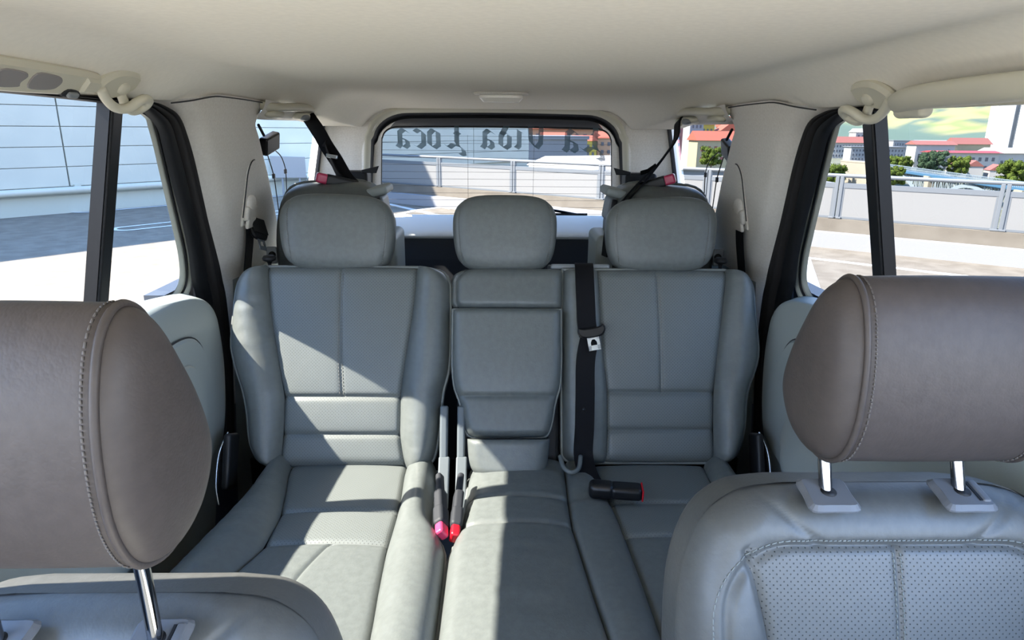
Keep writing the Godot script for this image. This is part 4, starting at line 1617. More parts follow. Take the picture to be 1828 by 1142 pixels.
func guide_plate(seat: Node3D, at: Vector3, rc: float, button: bool) -> void:
	var g := Node3D.new()
	g.name = "guide_sleeve"
	seat.add_child(g, true)
	g.position = at - origin(seat)
	# local y runs forward and down, local z stands off the seat
	var fw := V(0, -sin(0.22), cos(0.22))
	var xf := Transform3D(Basis(V(1, 0, 0), -fw, V(0, cos(0.22), sin(0.22))), at)
	var mb := Mb.new()
	mb.plate(smooth2(cv([-0.027, -0.024, 0.0, -0.026, 0.027, -0.024, 0.028, 0.0, 0.026, 0.024, 0.0, 0.026, -0.026, 0.024, -0.028, 0.0]), 4), 0.012, 0.005, xf)
	obj("plate", mb, M["guide_grey"], g)
	mb = Mb.new()
	mb.lathe(cv([0.0, 0.0, 0.0088, 0.0, 0.0088, 0.0125, 0.0, 0.0125]), Transform3D(Basis(xf.basis.x, xf.basis.z, -xf.basis.y), at), 16)
	obj("collar", mb, M["rubber"], g)
	if button:
		mb = Mb.new()
		mb.rbox(V(0.010, 0.034, 0.016), 0.003, xf * T3(V(0.019, 0.0, 0.006)))
		obj("release_button", mb, M["guide_grey"], g)
		mb = Mb.new()
		mb.box(V(0.003, 0.030, 0.013), xf * T3(V(0.0125, 0.0, 0.0065)))
		obj("slot", mb, M["rubber"], g)

func front_seats() -> void:
	var rc := deg_to_rad(17.0)
	# right of the picture: further back
	var a := front_seat(0.453, 1.110, -0.665, "leather front seat on the right with perforated panel and both headrest posts showing")
	var g := func(x: float) -> Vector3: return V(0.453 + x, 1.098, -0.672)
	for s in [-1.0, 1.0]:
		guide_plate(a, V(0.453 + s * 0.077, 1.096, -0.672), rc, s > 0)
	front_headrest(a, 0.470, 1.251, -0.695, 0.99, 0.099, 0.077, g)
	# left of the picture: nearer the camera
	var b := front_seat(-0.405, 1.030, -0.575, "leather front seat on the left, nearest of all, its headrest cut by the frame")
	var g2 := func(x: float) -> Vector3: return V(-0.405 + x, 1.010, -0.552)
	for s in [-1.0, 1.0]:
		guide_plate(b, V(-0.405 + s * 0.076, 1.008, -0.552), rc, s > 0)
	front_headrest(b, -0.389, 1.254, -0.528, 1.08, 0.097, 0.076, g2, 0.028)

# ------------------------------------------------------------------ folded third-row seats
func third_row() -> void:
	for s in [-1.0, 1.0]:
		var which := "left" if s < 0 else "right"
		var t := thing("folded_seat", V(s * 0.49, 0.53, -2.07), "grey third-row seat folded up behind the %s rear headrest, tied up by a black strap" % which, "car seat", "folded third-row seats")
		# cushion stands on end, its padded face towards the middle of the load space
		var mb := Mb.new()
		var f := func(p: Vector3) -> Vector3:
			var y := p.y / 0.30
			p.x += 0.012 * s * ss(0.4, 1.0, y) * -1.0
			return p
		mb.ball(V(0.162, 0.335, 0.115), 5.0, T3(V(s * 0.488, 1.003, -2.06), V(1, -s * 0.05, 0)), 22, f)
		obj("cushion", mb, M["leather"], t)
		mb = Mb.new()
		var rim := PackedVector3Array()
		for k in 40:
			var a := TAU * k / 40.0
			var q := V(0.164 * signf(cos(a)) * pow(absf(cos(a)), 0.4), 0.338 * signf(sin(a)) * pow(absf(sin(a)), 0.4), -0.02)
			rim.append(T3(V(s * 0.488, 1.003, -2.06), V(1, -s * 0.05, 0)) * q)
		mb.tube(rim, 0.004, 6, true)
		obj("piping", mb, M["piping"], t)
		# backrest folded flat behind it, with a pale hard back
		mb = Mb.new()
		mb.rbox(V(0.27, 0.56, 0.075), 0.03, T3(V(s * 0.50, 0.93, -2.20), V(1, 0, 0)), 4, 3)
		obj("backrest", mb, M["leather"], t)
		mb = Mb.new()
		mb.rbox(V(0.095, 0.026, 0.14), 0.011, T3(V(s * 0.366, 1.312, -2.05), V(1, -s * 0.22, 0), V(s * 0.22, 1, 0)), 4)
		obj("hinge_cap", mb, M["door_trim"], t)
		mb = Mb.new()
		mb.rbox(V(0.085, 0.075, 0.12), 0.014, T3(V(s * 0.372, 1.262, -2.05), V(1, -s * 0.15, 0)), 4)
		obj("hinge_block", mb, M["grey_plastic"], t)
		mb = Mb.new()
		mb.rbox(V(0.014, 0.20, 0.02), 0.004, T3(V(s * 0.332, 1.20, -1.99), V(1, -s * 0.15, 0)))
		obj("hinge_slot", mb, M["rubber"], t)
		mb = Mb.new()
		mb.rbox(V(0.055, 0.30, 0.20), 0.02, T3(V(s * 0.322, 1.045, -2.06), V(1, 0, 0)), 4)
		obj("side_cushion", mb, M["door_trim"], t)
		mb = Mb.new()
		mb.rbox(V(0.03, 0.05, 0.012), 0.004, T3(V(s * 0.655, 1.135, -1.95)))
		obj("side_catch", mb, M["grey_plastic"], t)
		mb = Mb.new()
		mb.lathe(cv([0.0, 0.012, 0.009, 0.010, 0.011, 0.0, 0.0, 0.0]), Transform3D(Basis(V(1, 0, 0), V(0, 0, 1), V(0, -1, 0)), V(s * 0.652, 1.137, -1.946)), 14)
		obj("catch_button", mb, M["rubber"], t)
		# buckle of the third-row belt lying on top
		var bk := thing("belt_buckle", V(s * 0.46, 1.31, -2.04), "black seat-belt buckle with red button lying on the folded %s third-row seat" % which, "buckle", "third-row belt buckles")
		var dir := V(s * 0.085, 0.022 if s < 0 else 0.030, 0.03).normalized()
		var c := V(s * 0.458, 1.338, -2.03)
		mb = Mb.new()
		mb.rbox(V(0.098, 0.032, 0.038), 0.009, T3(c, dir), 4)
		mb.rbox(V(0.05, 0.018, 0.03), 0.006, T3(c - dir * 0.06, dir), 4)
		obj("housing", mb, M["dark_plastic"], bk)
		mb = Mb.new()
		mb.rbox(V(0.034, 0.029, 0.036), 0.007, T3(c + dir * 0.058, dir), 4)
		obj("release_button", mb, M["pink_red"], bk)
		# black belt reel housing on the corner pillar
		var rl := thing("belt_outlet", V(s * 0.47, 1.33, -2.36), "black belt outlet on the %s rear corner behind the folded seat" % which, "belt outlet", "rear belt outlets")
		mb = Mb.new()
		mb.rbox(V(0.11, 0.05, 0.08), 0.012, T3(V(s * 0.50, 1.325, -2.40)), 4)
		obj("housing", mb, M["rubber"], rl)
		mb = Mb.new()
		mb.plate(cv([0.0, 0.0, 0.05, 0.0, 0.06, 0.024, 0.0, 0.010]), 0.008, 0.002, Transform3D(Basis(V(-s, 0, 0), V(0, 1, 0), V(0, 0, -s)), V(s * 0.462, 1.345, -2.36)))
		obj("flap", mb, M["rubber"], rl)

# ------------------------------------------------------------------ lamps, handles, hooks
func fittings() -> void:
	var mb := Mb.new()
	# dome lamp over the rear seats
	var lamp := thing("dome_lamp", V(0.012, 1.6, -2.13), "small oblong white dome lamp in the middle of the headliner", "lamp")
	var ring := PackedVector2Array()
	for k in 40:
		var a := TAU * k / 40.0
		ring.append(Vector2(0.083 * signf(cos(a)) * pow(absf(cos(a)), 0.55), 0.050 * signf(sin(a)) * pow(absf(sin(a)), 0.7)))
	var xf := Transform3D(Basis(V(1, 0, 0), V(0, 0, 1), V(0, -1, 0)), V(0.012, 1.602, -2.13))
	mb.plate(ring, 0.010, 0.004, xf)
	obj("bezel", mb, M["trim"], lamp)
	mb = Mb.new()
	var small := PackedVector2Array()
	for q in ring:
		small.append(q * Vector2(0.80, 0.66))
	mb.plate(small, 0.030, 0.012, xf)
	obj("lens", mb, M["lamp_lens"], lamp)
	# reading-lamp console over the left window
	var con := thing("lamp_console", V(-0.60, 1.565, -0.95), "long cream overhead console with reading lamps above the left rear window", "console")
	var base := func(y: float, z: float, lift: float) -> Vector3: return V(-(0.606 - (y - 1.552) * 0.9) + lift, y - lift * 0.25, z)
	var cx := Transform3D(Basis(V(0, 0, -1), V(0.66, 0.75, 0).normalized(), V(0.75, -0.66, 0).normalized()), V(-0.630, 1.545, -0.70))
	mb = Mb.new()
	mb.plate(smooth2(cv([-0.1, 0.002, 0.1, 0.0, 0.25, -0.001, 0.345, 0.002, 0.372, 0.008, 0.389, 0.024, 0.389, 0.034, 0.372, 0.042, 0.25, 0.047, 0.1, 0.049, -0.1, 0.05]), 4), 0.016, 0.006, cx)
	obj("base", mb, M["cream"], con)
	for k in 2:
		mb = Mb.new()
		var x0: float = [0.17, 0.235][k]
		mb.plate(smooth2(cv([x0, 0.012, x0 + 0.045, 0.012, x0 + 0.058 - 0.012 * (1 - k), 0.020, x0 + 0.058 - 0.006 * (1 - k), 0.030, x0 + 0.04, 0.036, x0, 0.036]), 4), 0.0175, 0.001, cx)
		obj("lens", mb, M["lens"], con)
	mb = Mb.new()
	mb.plate(cv([0.345, 0.012, 0.382, 0.014, 0.386, 0.030, 0.376, 0.037, 0.345, 0.038]), 0.021, 0.004, cx)
	obj("hook_cover", mb, M["cream"], con)
	mb = Mb.new()
	mb.plate(smooth2(cv([0.312, 0.003, 0.352, 0.002, 0.346, 0.013, 0.318, 0.015]), 3), 0.018, 0.001, cx)
	obj("pocket", mb, M["dark_plastic"], con)
	mb = Mb.new()
	mb.rbox(V(0.022, 0.009, 0.008), 0.003, cx * T3(V(0.331, 0.008, 0.019)))
	obj("pocket_catch", mb, M["grey_plastic"], con)
	# coat hooks
	for s in [-1.0, 1.0]:
		var which := "left" if s < 0 else "right"
		var hk := thing("coat_hook", V(s * 0.605, 1.55, -1.16), "curled cream coat hook above the %s rear door window" % which, "coat hook", "cream coat hooks")
		var at := V(s * 0.622, 1.556, -1.095) if s < 0 else V(s * 0.622, 1.551, -1.075)
		var hx := Transform3D(Basis(V(0, 0, -1), V(-s * 0.62, 0.785, 0), V(0, 0, -1).cross(V(-s * 0.62, 0.785, 0))), at)
		if s > 0:
			hx = Transform3D(Basis(V(0, 0, 1), V(-0.62, 0.785, 0), V(0, 0, 1).cross(V(-0.62, 0.785, 0))), at + V(0, 0, -0.105))
		var flip := 1.0 if s < 0 else -1.0
		var sx := func(a: Array) -> PackedVector2Array:
			var p := cv(a)
			if s > 0:
				for k in p.size():
					p[k].x = 0.105 - p[k].x
			return p
		mb = Mb.new()
		mb.plate(smooth2(sx.call([0.0, 0.012, 0.020, 0.032, 0.052, 0.040, 0.096, 0.037, 0.104, 0.026, 0.096, 0.004, 0.05, -0.014, 0.02, -0.006]), 4), 0.017, 0.006, hx)
		obj("base", mb, M["cream"], hk)
		mb = Mb.new()
		var path := []
		for q in sx.call([0.008, 0.006, 0.028, -0.010, 0.052, -0.020, 0.074, -0.016, 0.088, -0.002, 0.104, 0.006, 0.126, 0.002, 0.134, -0.012, 0.122, -0.026, 0.100, -0.024, 0.082, -0.010, 0.066, 0.004]):
			path.append(hx * V(q.x, q.y, 0.0))
		for k in path.size():
			path[k] += hx.basis.z * [0.012, 0.018, 0.026, 0.032, 0.034, 0.034, 0.032, 0.028, 0.024, 0.020, 0.016, 0.010][k]
		mb.tube(smooth3(path, 5), 0.0078, 10)
		obj("hook_loop", mb, M["cream"], hk)
		mb = Mb.new()
		mb.ball(V(0.015, 0.012, 0.012), 2.4, hx * T3(V(0.062 if s < 0 else 0.043, 0.010, 0.012)), 8)
		obj("hook_boss", mb, M["cream"], hk)
	# big grab handle over the right rear window
	var gh := thing("grab_handle", V(0.60, 1.55, -0.9), "long cream grab handle above the right rear window", "handle")
	mb = Mb.new()
	var hp := smooth3([V(0.606, 1.546, -1.065), V(0.588, 1.540, -1.04), V(0.574, 1.544, -0.98), V(0.570, 1.547, -0.88), V(0.572, 1.549, -0.74), V(0.590, 1.548, -0.64), V(0.606, 1.55, -0.60)], 6)
	var rows := []
	for k in hp.size():
		var row := PackedVector3Array()
		var w := sin(PI * clampf(float(k) / (hp.size() - 1) * 0.92 + 0.04, 0, 1))
		for j in 15:
			var a := TAU * j / 14.0
			row.append(hp[k] + V(0.40 * 0.012, 0, 0) + V(-0.5, 0.86, 0) * sin(a) * (0.010 + 0.008 * w) + V(-0.86, -0.5, 0) * cos(a) * 0.010)
		rows.append(row)
	mb.grid(rows, [], true)
	obj("grip", mb, M["cream"], gh)
	for k in 2:
		mb = Mb.new()
		mb.rbox(V(0.022, 0.030, 0.075), 0.010, T3(V(0.604, 1.533, [-1.012, -0.64][k]), V(0.95, 0.1, 0)), 4)
		obj("mount", mb, M["cream"], gh)
	mb = Mb.new()
	mb.rbox(V(0.008, 0.018, 0.36), 0.004, T3(V(0.617, 1.540, -0.82), V(0.9, 0.2, 0)), 3)
	obj("back_plate", mb, M["cream"], gh)
	# small handles over the quarter windows
	for s in [-1.0, 1.0]:
		var which := "left" if s < 0 else "right"
		var rh := thing("folding_handle", V(s * 0.605, 1.54, -2.1), "cream folding handle above the %s quarter window" % which, "handle", "rear folding handles")
		mb = Mb.new()
		mb.tube(smooth3([V(s * 0.618, 1.548, -1.86), V(s * 0.592, 1.545, -1.91), V(s * 0.580, 1.548, -2.0), V(s * 0.580, 1.550, -2.15), V(s * 0.592, 1.548, -2.28), V(s * 0.606, 1.545, -2.345)], 6), 0.0115, 10)
		obj("grip", mb, M["cream"], rh)
		mb = Mb.new()
		mb.ball(V(0.022, 0.013, 0.055), 2.6, T3(V(s * 0.602, 1.527, -2.17)), 10)
		obj("mount", mb, M["cream"], rh)
		mb = Mb.new()
		mb.ball(V(0.012, 0.010, 0.036), 2.4, T3(V(s * 0.588, 1.522, -2.16)), 8)
		obj("spring_cover", mb, M["grey_plastic"], rh)
		mb = Mb.new()
		mb.ball(V(0.020, 0.012, 0.05), 2.6, T3(V(s * 0.607, 1.528, -1.93)), 10)
		obj("mount", mb, M["cream"], rh)
		mb = Mb.new()
		mb.rbox(V(0.02, 0.024, 0.03), 0.006, T3(V(s * 0.596, 1.520, -2.285)), 3)
		obj("strap_loop", mb, M["cream"], rh)
		# lock knobs on top of the seats' shoulders
		var kn := thing("release_knob", V(s * 0.594, 1.12, -1.76), "small black release knob beside the %s rear headrest" % which, "knob", "black seat release knobs")
		mb = Mb.new()
		mb.lathe(cv([0.0, 0.052, 0.014, 0.050, 0.018, 0.044, 0.016, 0.038, 0.007, 0.034, 0.0045, 0.028, 0.0045, 0.0, 0.0, 0.0]), T3(V(s * 0.594, 1.122, -1.745)), 16)
		obj("knob", mb, M["dark_plastic"], kn)
		# aerial amplifier stuck on the quarter window with two thin cables
		var am := thing("aerial_box", V(s * 0.65, 1.45, -1.98), "small black aerial box stuck on the %s quarter window with thin hanging cables" % which, "aerial box", "aerial boxes on the quarter windows")
		mb = Mb.new()
		var o := V(-0.674, 1.447, -2.075) if s < 0 else V(0.688, 1.440, -2.045)
		mb.rbox(V(0.026, 0.052, 0.090), 0.006, T3(o, V(1, 0.2 * s, 0.10), V(-0.2 * s, 0.95, 0.25)), 3)
		obj("housing", mb, M["gloss_black"], am)
		mb = Mb.new()
		mb.tube(PackedVector3Array([V(s * 0.672, 1.500, -1.985), V(s * 0.674, 1.470, -2.03)]), 0.004, 6)
		obj("lead", mb, M["rubber"], am)
		var runs := [[V(s * 0.682, 1.432, -2.12), V(s * 0.690, 1.405, -2.22), V(s * 0.698, 1.37, -2.28), V(s * 0.704, 1.335, -2.305), V(s * 0.715, 1.26, -2.33)],
			[V(s * 0.684, 1.424, -2.07), V(s * 0.692, 1.40, -2.11), V(s * 0.700, 1.36, -2.16), V(s * 0.706, 1.33, -2.19), V(s * 0.720, 1.22, -2.25)]]
		for k in 2:
			mb = Mb.new()
			mb.tube(smooth3(runs[k], 6), 0.0018, 6)
			obj("cable", mb, M["rubber"], am)
			mb = Mb.new()
			mb.rbox(V(0.008, 0.016, 0.011), 0.002, T3(runs[k][2].lerp(runs[k][3], 0.5)))
			obj("connector", mb, M["gloss_black"], am)

# ------------------------------------------------------------------ seat belts
func tongue(mb_body: Mb, mb_metal: Mb, at: Transform3D) -> void:
	# local x across the webbing, y along it, z out of it
	mb_body.plate(smooth2(cv([-0.034, 0.004, -0.030, 0.016, -0.018, 0.012, 0.018, 0.012, 0.030, 0.016, 0.034, 0.004, 0.024, -0.010, 0.0, -0.014, -0.024, -0.010]), 4), 0.012, 0.004, at * T3(V(0, 0, -0.002)))
	# steel tongue with its window
	var o := cv([-0.0145, 0.0, -0.0145, -0.040, -0.011, -0.044, 0.011, -0.044, 0.0145, -0.040, 0.0145, 0.0])
	for k in [[-0.0145, -0.0075], [0.0075, 0.0145]]:
		mb_metal.box(V(0.007, 0.040, 0.0025), at * T3(V((k[0] + k[1]) * 0.5, -0.022, 0.006)))
	mb_metal.box(V(0.029, 0.012, 0.0025), at * T3(V(0, -0.037, 0.006)))
	mb_metal.box(V(0.029, 0.012, 0.0025), at * T3(V(0, -0.011, 0.006)))
	mb_metal.tri(at * V(-0.0075, -0.016, 0.0072), at * V(-0.0025, -0.016, 0.0072), at * V(-0.0075, -0.024, 0.0072))
	mb_metal.tri(at * V(0.0025, -0.016, 0.0072), at * V(0.0075, -0.016, 0.0072), at * V(0.0075, -0.024, 0.0072))

func belts() -> void:
	var b := back_pad()
	# centre belt, hanging down the double seat's left bolster
	var bt := thing("seat_belt", V(0.21, 0.75, -1.45), "black centre seat belt with steel tongue hanging down the double rear seat", "seat belt")
	var mb := Mb.new()
	var x := V(1, 0, 0)
	var p := [b.at(0.222, 0.505, -0.085), b.at(0.222, 0.504, -0.05), b.at(0.219, 0.498, -0.012), b.at(0.217, 0.475, 0.012), b.at(0.216, 0.44, 0.024), b.at(0.217, 0.39, 0.028), b.at(0.218, 0.345, 0.030), b.at(0.222, 0.31, 0.032)]
	var pts := smooth3(p, 5)
	mb.strap(Array(pts), [x], 0.046, 0.0016)
	obj("webbing", mb, M["webbing"], bt)
	mb = Mb.new()
	var q := [b.at(0.226, 0.31, 0.030), b.at(0.215, 0.25, 0.025), b.at(0.213, 0.17, 0.024), b.at(0.210, 0.09, 0.026), b.at(0.207, 0.03, 0.022), V(0.212, 0.735, -1.385), V(0.225, 0.728, -1.335), V(0.238, 0.738, -1.30)]
	mb.strap(Array(smooth3(q, 5)), [x], 0.046, 0.0016)
	obj("webbing", mb, M["webbing"], bt)
	mb = Mb.new()
	var mm := Mb.new()
	tongue(mb, mm, Transform3D(Basis(V(0.985, 0.16, -0.06).normalized(), b.tt, b.tn).orthonormalized(), b.at(0.229, 0.318, 0.036)))
	obj("tongue_grip", mb, M["gloss_black"], bt)
	obj("tongue", mm, M["steel"], bt)
	mb = Mb.new()
	mb.lathe(cv([0.0, 0.004, 0.0035, 0.003, 0.0045, 0.0, 0.0, 0.0]), Transform3D(Basis(b.tx, b.tn, -b.tt), b.at(0.209, 0.135, 0.0262)), 12)
	obj("stop_button", mb, M["dark_plastic"], bt)
	# belt outlet tray on top of the double seat
	var tr := thing("belt_tray", V(0.21, 1.16, -1.66), "grey plastic belt outlet on top of the double rear seat beside the centre headrest", "belt outlet")
	mb = Mb.new()
	mb.rbox(V(0.152, 0.014, 0.075), 0.006, Transform3D(Basis(b.tx, b.tt, b.tn), b.at(0.212, 0.494, -0.065)), 4)
	obj("tray", mb, M["grey_plastic"], tr)
	mb = Mb.new()
	mb.rbox(V(0.156, 0.022, 0.012), 0.005, Transform3D(Basis(b.tx, b.tt, b.tn), b.at(0.212, 0.502, -0.10)), 4)
	obj("tray_lip", mb, M["grey_plastic"], tr)
	# buckle lying on the right-hand cushion
	var bk := thing("belt_buckle", V(0.26, 0.73, -1.27), "black seat-belt buckle with a thin red edge lying on the right rear cushion", "buckle")
	mb = Mb.new()
	var bx := V(0.96, -0.02, 0.10)
	var c := V(0.262, 0.752, -1.283)
	mb.rbox(V(0.068, 0.028, 0.042), 0.009, T3(c + bx * 0.018, bx), 4)
	mb.rbox(V(0.055, 0.034, 0.040), 0.012, T3(c - bx * 0.036, bx), 4)
	obj("housing", mb, M["gloss_black"], bk)
	mb = Mb.new()
	mb.rbox(V(0.004, 0.026, 0.040), 0.002, T3(c + bx * 0.0535, bx), 3)
	obj("release_button", mb, M["red"], bk)
	# two buckles in the gap between the seats
	for k in 2:
		var nm: String = ["left", "right"][k]
		var u := thing("belt_buckle", V([-0.108, -0.076][k], 0.72, -1.2), ["grey buckle with pink button in the gap between the seats, left of the pair", "grey buckle with dark red button in the gap, right of the pair"][k], "buckle", "")
		var dir: Vector3 = [V(0.10, -0.16, 1.0), V(-0.02, -0.20, 1.0)][k].normalized()
		var at: Vector3 = [V(-0.113, 0.748, -1.225), V(-0.0795, 0.744, -1.225)][k]
		var across := V(0.80, 0.6, 0) if k == 0 else V(0.9, -0.25, 0)
		var fx := T3(at, dir, across.cross(dir) * -1.0)
		mb = Mb.new()
		mb.rbox(V(0.095, 0.028, 0.020), 0.007, fx, 4)
		mb.rbox(V(0.052, 0.032, 0.024), 0.008, fx * T3(V(0.030, 0, 0)), 4)
		mb.rbox(V(0.07, 0.02, 0.014), 0.006, fx * T3(V(-0.07, 0, 0.0)), 4)
		obj("housing", mb, M["dark_trim"], u)
		mb = Mb.new()
		mb.rbox(V(0.030, 0.026, 0.019), 0.006, fx * T3(V(0.068, 0, 0.0)), 4)
		obj("release_button", mb, M["pink_red"] if k == 0 else M["red"], u)
	# outer belts on the pillars
	for s in [-1.0, 1.0]:
		var which := "left" if s < 0 else "right"
		var u := thing("seat_belt", V(s * 0.69, 1.1, -1.84), ["black outer seat belt with hanging steel tongue on the left pillar trim", "black outer seat belt running down from its slot in the right pillar trim"][0 if s < 0 else 1], "seat belt")
		var base := func(y: float, z: float, lift: float) -> Vector3: return V(s * (sd(y) - 0.012 - lift), y, z)
		mb = Mb.new()
		var w := [base.call(1.262, -1.835, 0.004), base.call(1.235, -1.838, 0.010), base.call(1.19, -1.842, 0.013), base.call(1.13, -1.845, 0.014), base.call(1.06, -1.845, 0.012), base.call(0.95, -1.84, 0.010)]
		mb.strap(Array(smooth3(w, 5)), [V(0, 0, 1)], 0.058, 0.0016)
		obj("webbing", mb, M["webbing"], u)
		# slot plate, slider and its dark edge line
		mb = Mb.new()
		var slot := PackedVector2Array()
		for k in 24:
			var a := PI * k / 23.0
			slot.append(Vector2(0.036 * cos(a), 0.125 + 0.045 * sin(a)))
		slot.append(Vector2(-0.036, -0.005))
		slot.append(Vector2(0.036, -0.005))
		var xf := Transform3D(Basis(V(0, 0, s), V(-s * 0.204, 0.979, 0), V(-s * 0.979, -0.204, 0)), base.call(1.245, -1.832, -0.002))
		if s > 0:
			xf = Transform3D(Basis(V(0, 0, -1), V(-0.204, 0.979, 0), V(0.979, 0.204, 0) * -1.0), base.call(1.245, -1.832, -0.002))
			for k in slot.size():
				slot[k].x = slot[k].x
		mb.plate(slot, 0.006, 0.002, xf)
		obj("slot_cover", mb, M["trim"], u)
		mb = Mb.new()
		var edge := PackedVector3Array()
		for k in range(4, 14):
			var q2 := slot[k]
		edge.append(xf * V(-0.037 if s < 0 else 0.037, 0.02, 0.006))
		var e2 := []
		for k in 13:
			var a2 := PI * (1.0 - k / 23.0) if s < 0 else PI * k / 23.0
			e2.append(xf * V(0.037 * cos(a2), 0.125 + 0.046 * sin(a2), 0.006))
		edge.append_array(PackedVector3Array(e2))
		if s > 0:
			edge = PackedVector3Array()
			edge.append(xf * V(-0.037, 0.02, 0.006))
			for k in 13:
				var a3 := PI * (1.0 - k / 23.0)
				edge.append(xf * V(0.037 * cos(a3), 0.125 + 0.046 * sin(a3), 0.006))
		mb.tube(edge, 0.0016, 6)
		obj("slot_edge", mb, M["seam"], u)
		mb = Mb.new()
		mb.rbox(V(0.016, 0.040, 0.072), 0.008, T3(base.call(1.272, -1.835, 0.008), V(1, s * 0.2, 0), V(-s * 0.2, 1, 0)), 4)
		mb.ball(V(0.012, 0.022, 0.026), 2.4, T3(base.call(1.298, -1.835, 0.006)), 8)
		mb.rbox(V(0.010, 0.03, 0.058), 0.005, T3(base.call(1.246, -1.835, 0.012), V(1, s * 0.2, 0), V(-s * 0.2, 1, 0)), 4)
		obj("height_slider", mb, M["trim"], u)
		if s < 0:
			mb = Mb.new()
			mm = Mb.new()
			var tx := Transform3D(Basis(V(0.30, -0.32, -0.90).normalized(), V(-0.28, 0.86, -0.40).normalized(), Vector3(0, 0, 1)).orthonormalized(), base.call(1.205, -1.855, 0.03))
			tongue(mb, mm, tx)
			mb.plate(cv([-0.030, 0.0, 0.030, 0.0, 0.026, 0.045, -0.026, 0.045]), 0.004, 0.001, tx * T3(V(0, 0.004, 0.010)))
			obj("tongue_grip", mb, M["gloss_black"], u)
			obj("tongue", mm, M["steel"], u)
	# straps that hold the folded seats up
	for s in [-1.0, 1.0]:
		var which := "left" if s < 0 else "right"
		var u := thing("tie_strap", V(s * 0.47, 1.3, -2.15), "twisted black strap tying the folded %s third-row seat to the handle above" % which, "strap", "tie straps in the load space")
		if s < 0:
			mb = Mb.new()
			var a := [V(-0.605, 1.528, -2.26), V(-0.578, 1.510, -2.20), V(-0.540, 1.478, -2.13), V(-0.510, 1.440, -2.09), V(-0.480, 1.400, -2.07), V(-0.452, 1.355, -2.055), V(-0.420, 1.318, -2.04), V(-0.385, 1.270, -2.0)]
			mb.strap(Array(smooth3(a, 5)), [V(1, 0.4, 0.2)], 0.042, 0.004)
			obj("webbing", mb, M["webbing"], u)
			mb = Mb.new()
			var a1 := [V(-0.515, 1.450, -2.085), V(-0.492, 1.40, -2.06), V(-0.470, 1.358, -2.05), V(-0.448, 1.338, -2.05)]
			mb.strap(Array(smooth3(a1, 5)), [V(0.6, 0.5, 0.6), V(0.2, 0.6, 0.7)], 0.030, 0.004)
			obj("tail_end", mb, M["webbing"], u)
			mb = Mb.new()
			mb.rbox(V(0.036, 0.012, 0.006), 0.003, T3(V(-0.487, 1.412, -2.05), V(0.9, -0.15, 0.2)))
			obj("slide", mb, M["steel"], u)
		else:
			for k in 2:
				mb = Mb.new()
				var dx: float = [0.0, 0.016][k]
				var a := [V(0.596, 1.528, -2.27), V(0.572, 1.518, -2.21), V(0.552, 1.47, -2.14), V(0.515, 1.425, -2.10), V(0.470 + dx * 0.3, 1.382, -2.06), V(0.415 + dx, 1.345, -2.00), V(0.372 + dx, 1.310, -1.955), V(0.340 + dx * 0.7, 1.268, -1.94), V(0.322 + dx * 0.5, 1.225, -1.935), V(0.315 + dx * 0.4, 1.14, -1.935)]
				mb.strap(Array(smooth3(a, 5)), [V(0.7, 0.6, 0.4), V(0.3, 0.6, 0.8)], 0.030 if k == 0 else 0.018, 0.005)
				obj("webbing", mb, M["webbing"], u)
			mb = Mb.new()
			mb.strap([V(0.475, 1.395, -2.05), V(0.45, 1.378, -2.045), V(0.428, 1.372, -2.04)], [V(0.3, 0.8, 0.4)], 0.014, 0.004)
			obj("tail_end", mb, M["webbing"], u)

# ------------------------------------------------------------------ the roof-top car park
const FU := Vector3(-0.788, 0, -0.616)    # along the fence, away to the left
const FV := Vector3(0.616, 0, -0.788)     # along the clad wall, away to the right
const F0 := Vector3(0.73, 0, -11.6)
const W0 := Vector3(-8.2, 0, -10.8)

func slab(mb: Mb, a: Vector3, b: Vector3, w: float, y0: float, y1: float) -> void:
	# a bar on the ground from a to b
	var d := b - a
	var xf := T3((a + b) * 0.5 + V(0, (y0 + y1) * 0.5, 0), d, Vector3.UP)
	mb.box(V(d.length(), y1 - y0, w), xf)

